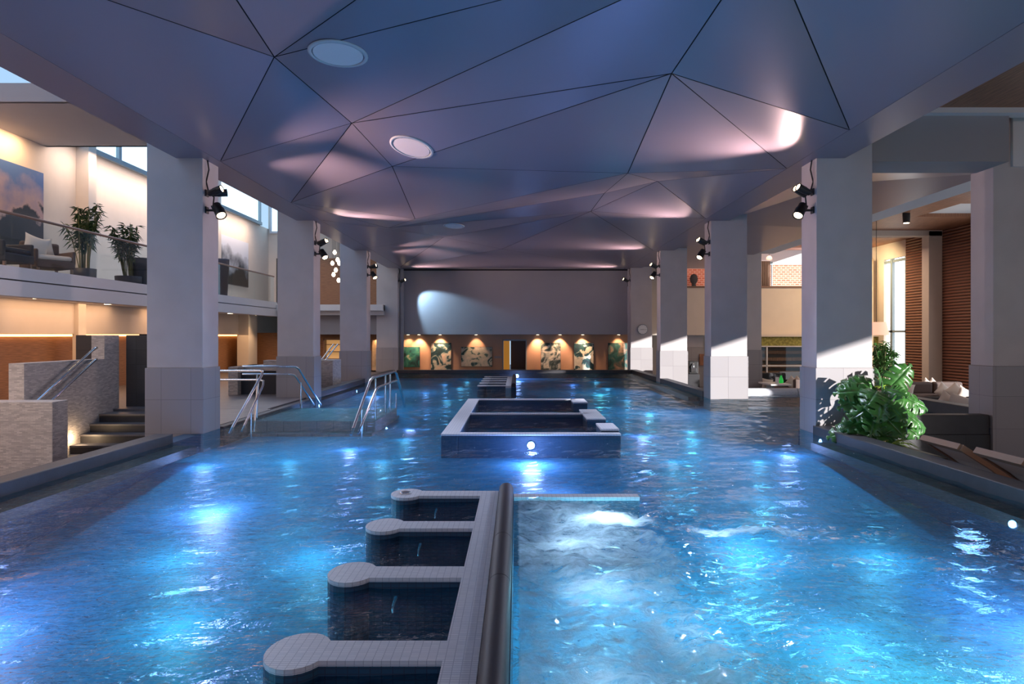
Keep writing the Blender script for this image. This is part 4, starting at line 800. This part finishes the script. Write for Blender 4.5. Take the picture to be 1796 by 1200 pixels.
pxc(1346, 674, 22.0, .36, 8, 'cream cushion on the charcoal armchair beside the menu card')
pxc(1389, 672, 21.9, .36, 42, 'cream cushion on its corner near the green lantern')
pxc(1398, 671, 22.2, .34, 46, 'cream cushion behind another near the nearest lounge column')
pxc(1356, 700, 19.0, .3, 10, 'pale folded cushion low beside the overflow roll') if False else None
# ------------------------------------------------------------------ loungers
def lounger(x, y, label, towel=False):
    t = thing('pool_lounger', (x, y, -.62), label, 'lounger'); z = -.62
    def poly(y0, y1, w0, zz, nm, m_):
        mb = MB()
        for (xa, za), (xb, zb) in zip(zz, zz[1:]):
            d = Vector((xb-xa, 0, zb-za)).normalized(); nn = Vector((-d.z, 0, d.x))*w0
            v = []
            for yy in (y0, y1):
                v += [(xa-nn.x, yy, za-nn.z), (xb-nn.x, yy, zb-nn.z), (xb+nn.x, yy, zb+nn.z), (xa+nn.x, yy, za+nn.z)]
            mb.add(v, [(3, 2, 1, 0), (4, 5, 6, 7), (0, 1, 5, 4), (1, 2, 6, 5), (2, 3, 7, 6), (3, 0, 4, 7)])
        return mb.build(nm, m_, t)
    prof = [(x, .27), (x+.35, .05), (x+.75, -.26)]; seat = [(x+.75, -.26), (x+1.9, -.28)]
    poly(y-.32, y+.32, .02, prof, 'backrest', M['sheen']); poly(y-.32, y+.32, .02, seat, 'seat', M['sheen'])
    for s_ in (-.35, .35): poly(y+s_-.025, y+s_+.025, .035, prof, 'side_rail', M['lwood'])
    poly(y-.35, y+.35, .035, [(x-.02, .28), (x+.05, .235)], 'head_rail', M['lwood'])
    for xx in (x+.7, x+1.8):
        for s_ in (-.3, .3): bx((xx, y+s_-.03, -.62), (xx+.05, y+s_+.03, -.27)).build('leg', M['lwood'], t)
    poly(y-.35, y+.35, .02, [(x+.6, -.35), (x+1.9, -.35)], 'frame', M['lwood'])
lounger(4.86, 7.85, 'timber framed lounger with raised mesh back, below the monstera')
lounger(4.9, 6.95, 'timber framed lounger in front of the broad outer column')
lounger(4.92, 5.9, 'timber framed lounger at the picture edge carrying a white towel')
tag(MB().pillow((4.98, 6.15, .22), (.32, .12, .26), Matrix.Rotation(.7, 3, 'Y')).build('towel', M['towel']), 'rolled white towel on the lounger at the picture edge', 'towel')
# ------------------------------------------------------------------ plants
struct('planter_bed', bx((4.83, 8.9, -.62), (5.6, 10.35, -.1)), M['soil'], 'planting bed behind the slate coping')
def monstera_leaf(mb, base, tip_dir, up, size, rnd):
    d = Vector(tip_dir).normalized(); s = d.cross(Vector(up)).normalized(); nn = s.cross(d).normalized()
    for side in (1, -1):
        NU, NV = 21, 5; v = []; f = []
        for i in range(NU+1):
            u = i/NU; wd_ = .55*math.sin(math.pi*min(1, u*.88+.12))**.7*(1-.12*u)
            for j in range(NV+1):
                t_ = j/NV; off = -.13*t_*t_*(1-u)*2.2+.10*t_*u
                v.append(base+d*(size*(u+off*.9-.05))+s*(side*wd_*size*t_)+nn*(size*(-.10*t_*t_-.26*u*u+.03*math.sin(u*31)*t_)))
        for i in range(NU):
            for j in range(NV):
                if j >= 2 and i % 5 == 4 and i > 3: continue
                q = (i*(NV+1)+j, (i+1)*(NV+1)+j, (i+1)*(NV+1)+j+1, i*(NV+1)+j+1)
                f.append(q if side > 0 else q[::-1])
        mb.add(v, f, True)
rnd = random.Random(11)
MX, MY = 5.28, 9.75
t = thing('monstera', (MX, MY, -.15), 'large split leaf monstera behind the dark coping by the nearest lounge side column', 'plant')
spots = [(1503, 686, 9.55, (-1, -.1, .1)), (1520, 673, 9.7, (-.9, -.3, .1)), (1510, 700, 9.5, (-1, -.2, -.2)), (1535, 690, 9.4, (-.6, -.7, -.2)), (1548, 672, 9.8, (-.2, -.6, .5)), (1562, 684, 9.5, (.3, -.8, .0)), (1578, 695, 9.5, (.8, -.5, -.2)), (1592, 702, 9.7, (1, -.2, -.2)),
         (1525, 715, 9.4, (-.9, -.4, -.3)), (1545, 706, 9.3, (-.3, -.8, -.4)), (1565, 715, 9.3, (.3, -.8, -.4)), (1585, 725, 9.4, (.8, -.5, -.4)), (1515, 735, 9.5, (-1, -.3, -.3)), (1535, 738, 9.3, (-.4, -.8, -.4)), (1558, 738, 9.3, (.2, -.9, -.4)), (1580, 745, 9.4, (.7, -.6, -.4)),
         (1530, 757, 9.4, (-.6, -.6, -.3)), (1555, 760, 9.3, (.2, -.8, -.3)), (1600, 738, 9.8, (1, .1, -.2)), (1500, 752, 9.6, (-1, -.2, -.2)), (1572, 668, 9.9, (.5, -.2, .6)), (1540, 722, 9.9, (-.5, .5, .2)), (1570, 730, 9.9, (.5, .5, .2)), (1505, 672, 9.9, (-1, .3, .2)), (1490, 757, 9.6, (-1, .0, -.1))]
for k, (px, py, Y, d) in enumerate(spots):
    p = at(px, py, Y); d = Vector(d); base = p-d.normalized()*.09; lf = MB(); up = Vector((rnd.uniform(-.4, .4), -1, .8))
    monstera_leaf(lf, base, d, up, rnd.uniform(.30, .42), rnd); lf.build('leaf', M['leaf'], t, thick=.003)
    b0 = Vector((MX+rnd.uniform(-.06, .06), MY+rnd.uniform(-.06, .06), -.1)); mid = b0.lerp(base, .6)+Vector((0, 0, .12))
    MB().tube([b0, b0.lerp(mid, .5)+Vector((0, 0, .05)), mid, base], [.012, .010, .008, .006], 6).build('stem', M['stem'], t)
def straps(name, x, y, z, n_, ln, wd_, mk, label, seed, rise=1.0, az=None):
    rnd = random.Random(seed); t = thing(name, (x, y, z), label, 'plant')
    for k in range(n_):
        a = rnd.uniform(0, 6.28) if az is None else rnd.uniform(*az); L_ = ln*rnd.uniform(.7, 1.1); h = Vector((math.cos(a), math.sin(a), 0)); s = Vector((-h.y, h.x, 0)); r_ = rise*rnd.uniform(.7, 1.2)
        v = []; f = []
        for i in range(9):
            u = i/8; p = Vector((x, y, z))+h*(L_*u*.75)+Vector((0, 0, L_*(r_*u-r_*.75*u*u))); w_ = wd_*math.sin(math.pi*min(1, u*.85+.12))
            v += [p-s*w_+Vector((0, 0, w_*.3)), p, p+s*w_+Vector((0, 0, w_*.3))]
            if i: o = 3*i; f += [(o-3, o-2, o+1, o), (o-2, o-1, o+2, o+1)]
        MB().add(v, f, True).build('leaf', M[mk], t, thick=.003)
    return t
p = at(1565, 762, 9.1); straps('agave', p.x-.12, 9.15, -.12, 14, .55, .022, 'leaf2', 'spiky yellow green strap leaf plant at the foot of the monstera', 3, 1.1, (-1.3, 1.0))
p = at(1553, 686, 10.6)
straps('birds_nest_fern', p.x, 10.65, .62, 12, .42, .05, 'leaf2', 'bright yellow green fern rising behind the monstera', 5, 1.1)
MB().lathe([(.12, -.7), (.16, -.6), (.17, .0), (.15, .0)], (p.x, 10.65, .64), None, 16)
tag(MB().lathe([(.13, -.62), (.17, -.5), (.19, .6), (.17, .6)], (p.x, 10.65, .02), None, 20).build('tall_planter', M['pot']), 'tall dark planter holding the bright fern, hidden by the monstera', 'planter')
bamboo(at(1560, 650, 20.6).x, 20.9, -.62, 1.95, 'tall feathery green bamboo palm in front of the lounge window', 22, .55, 'leaf', .24, (.22, .4), 9, .02)
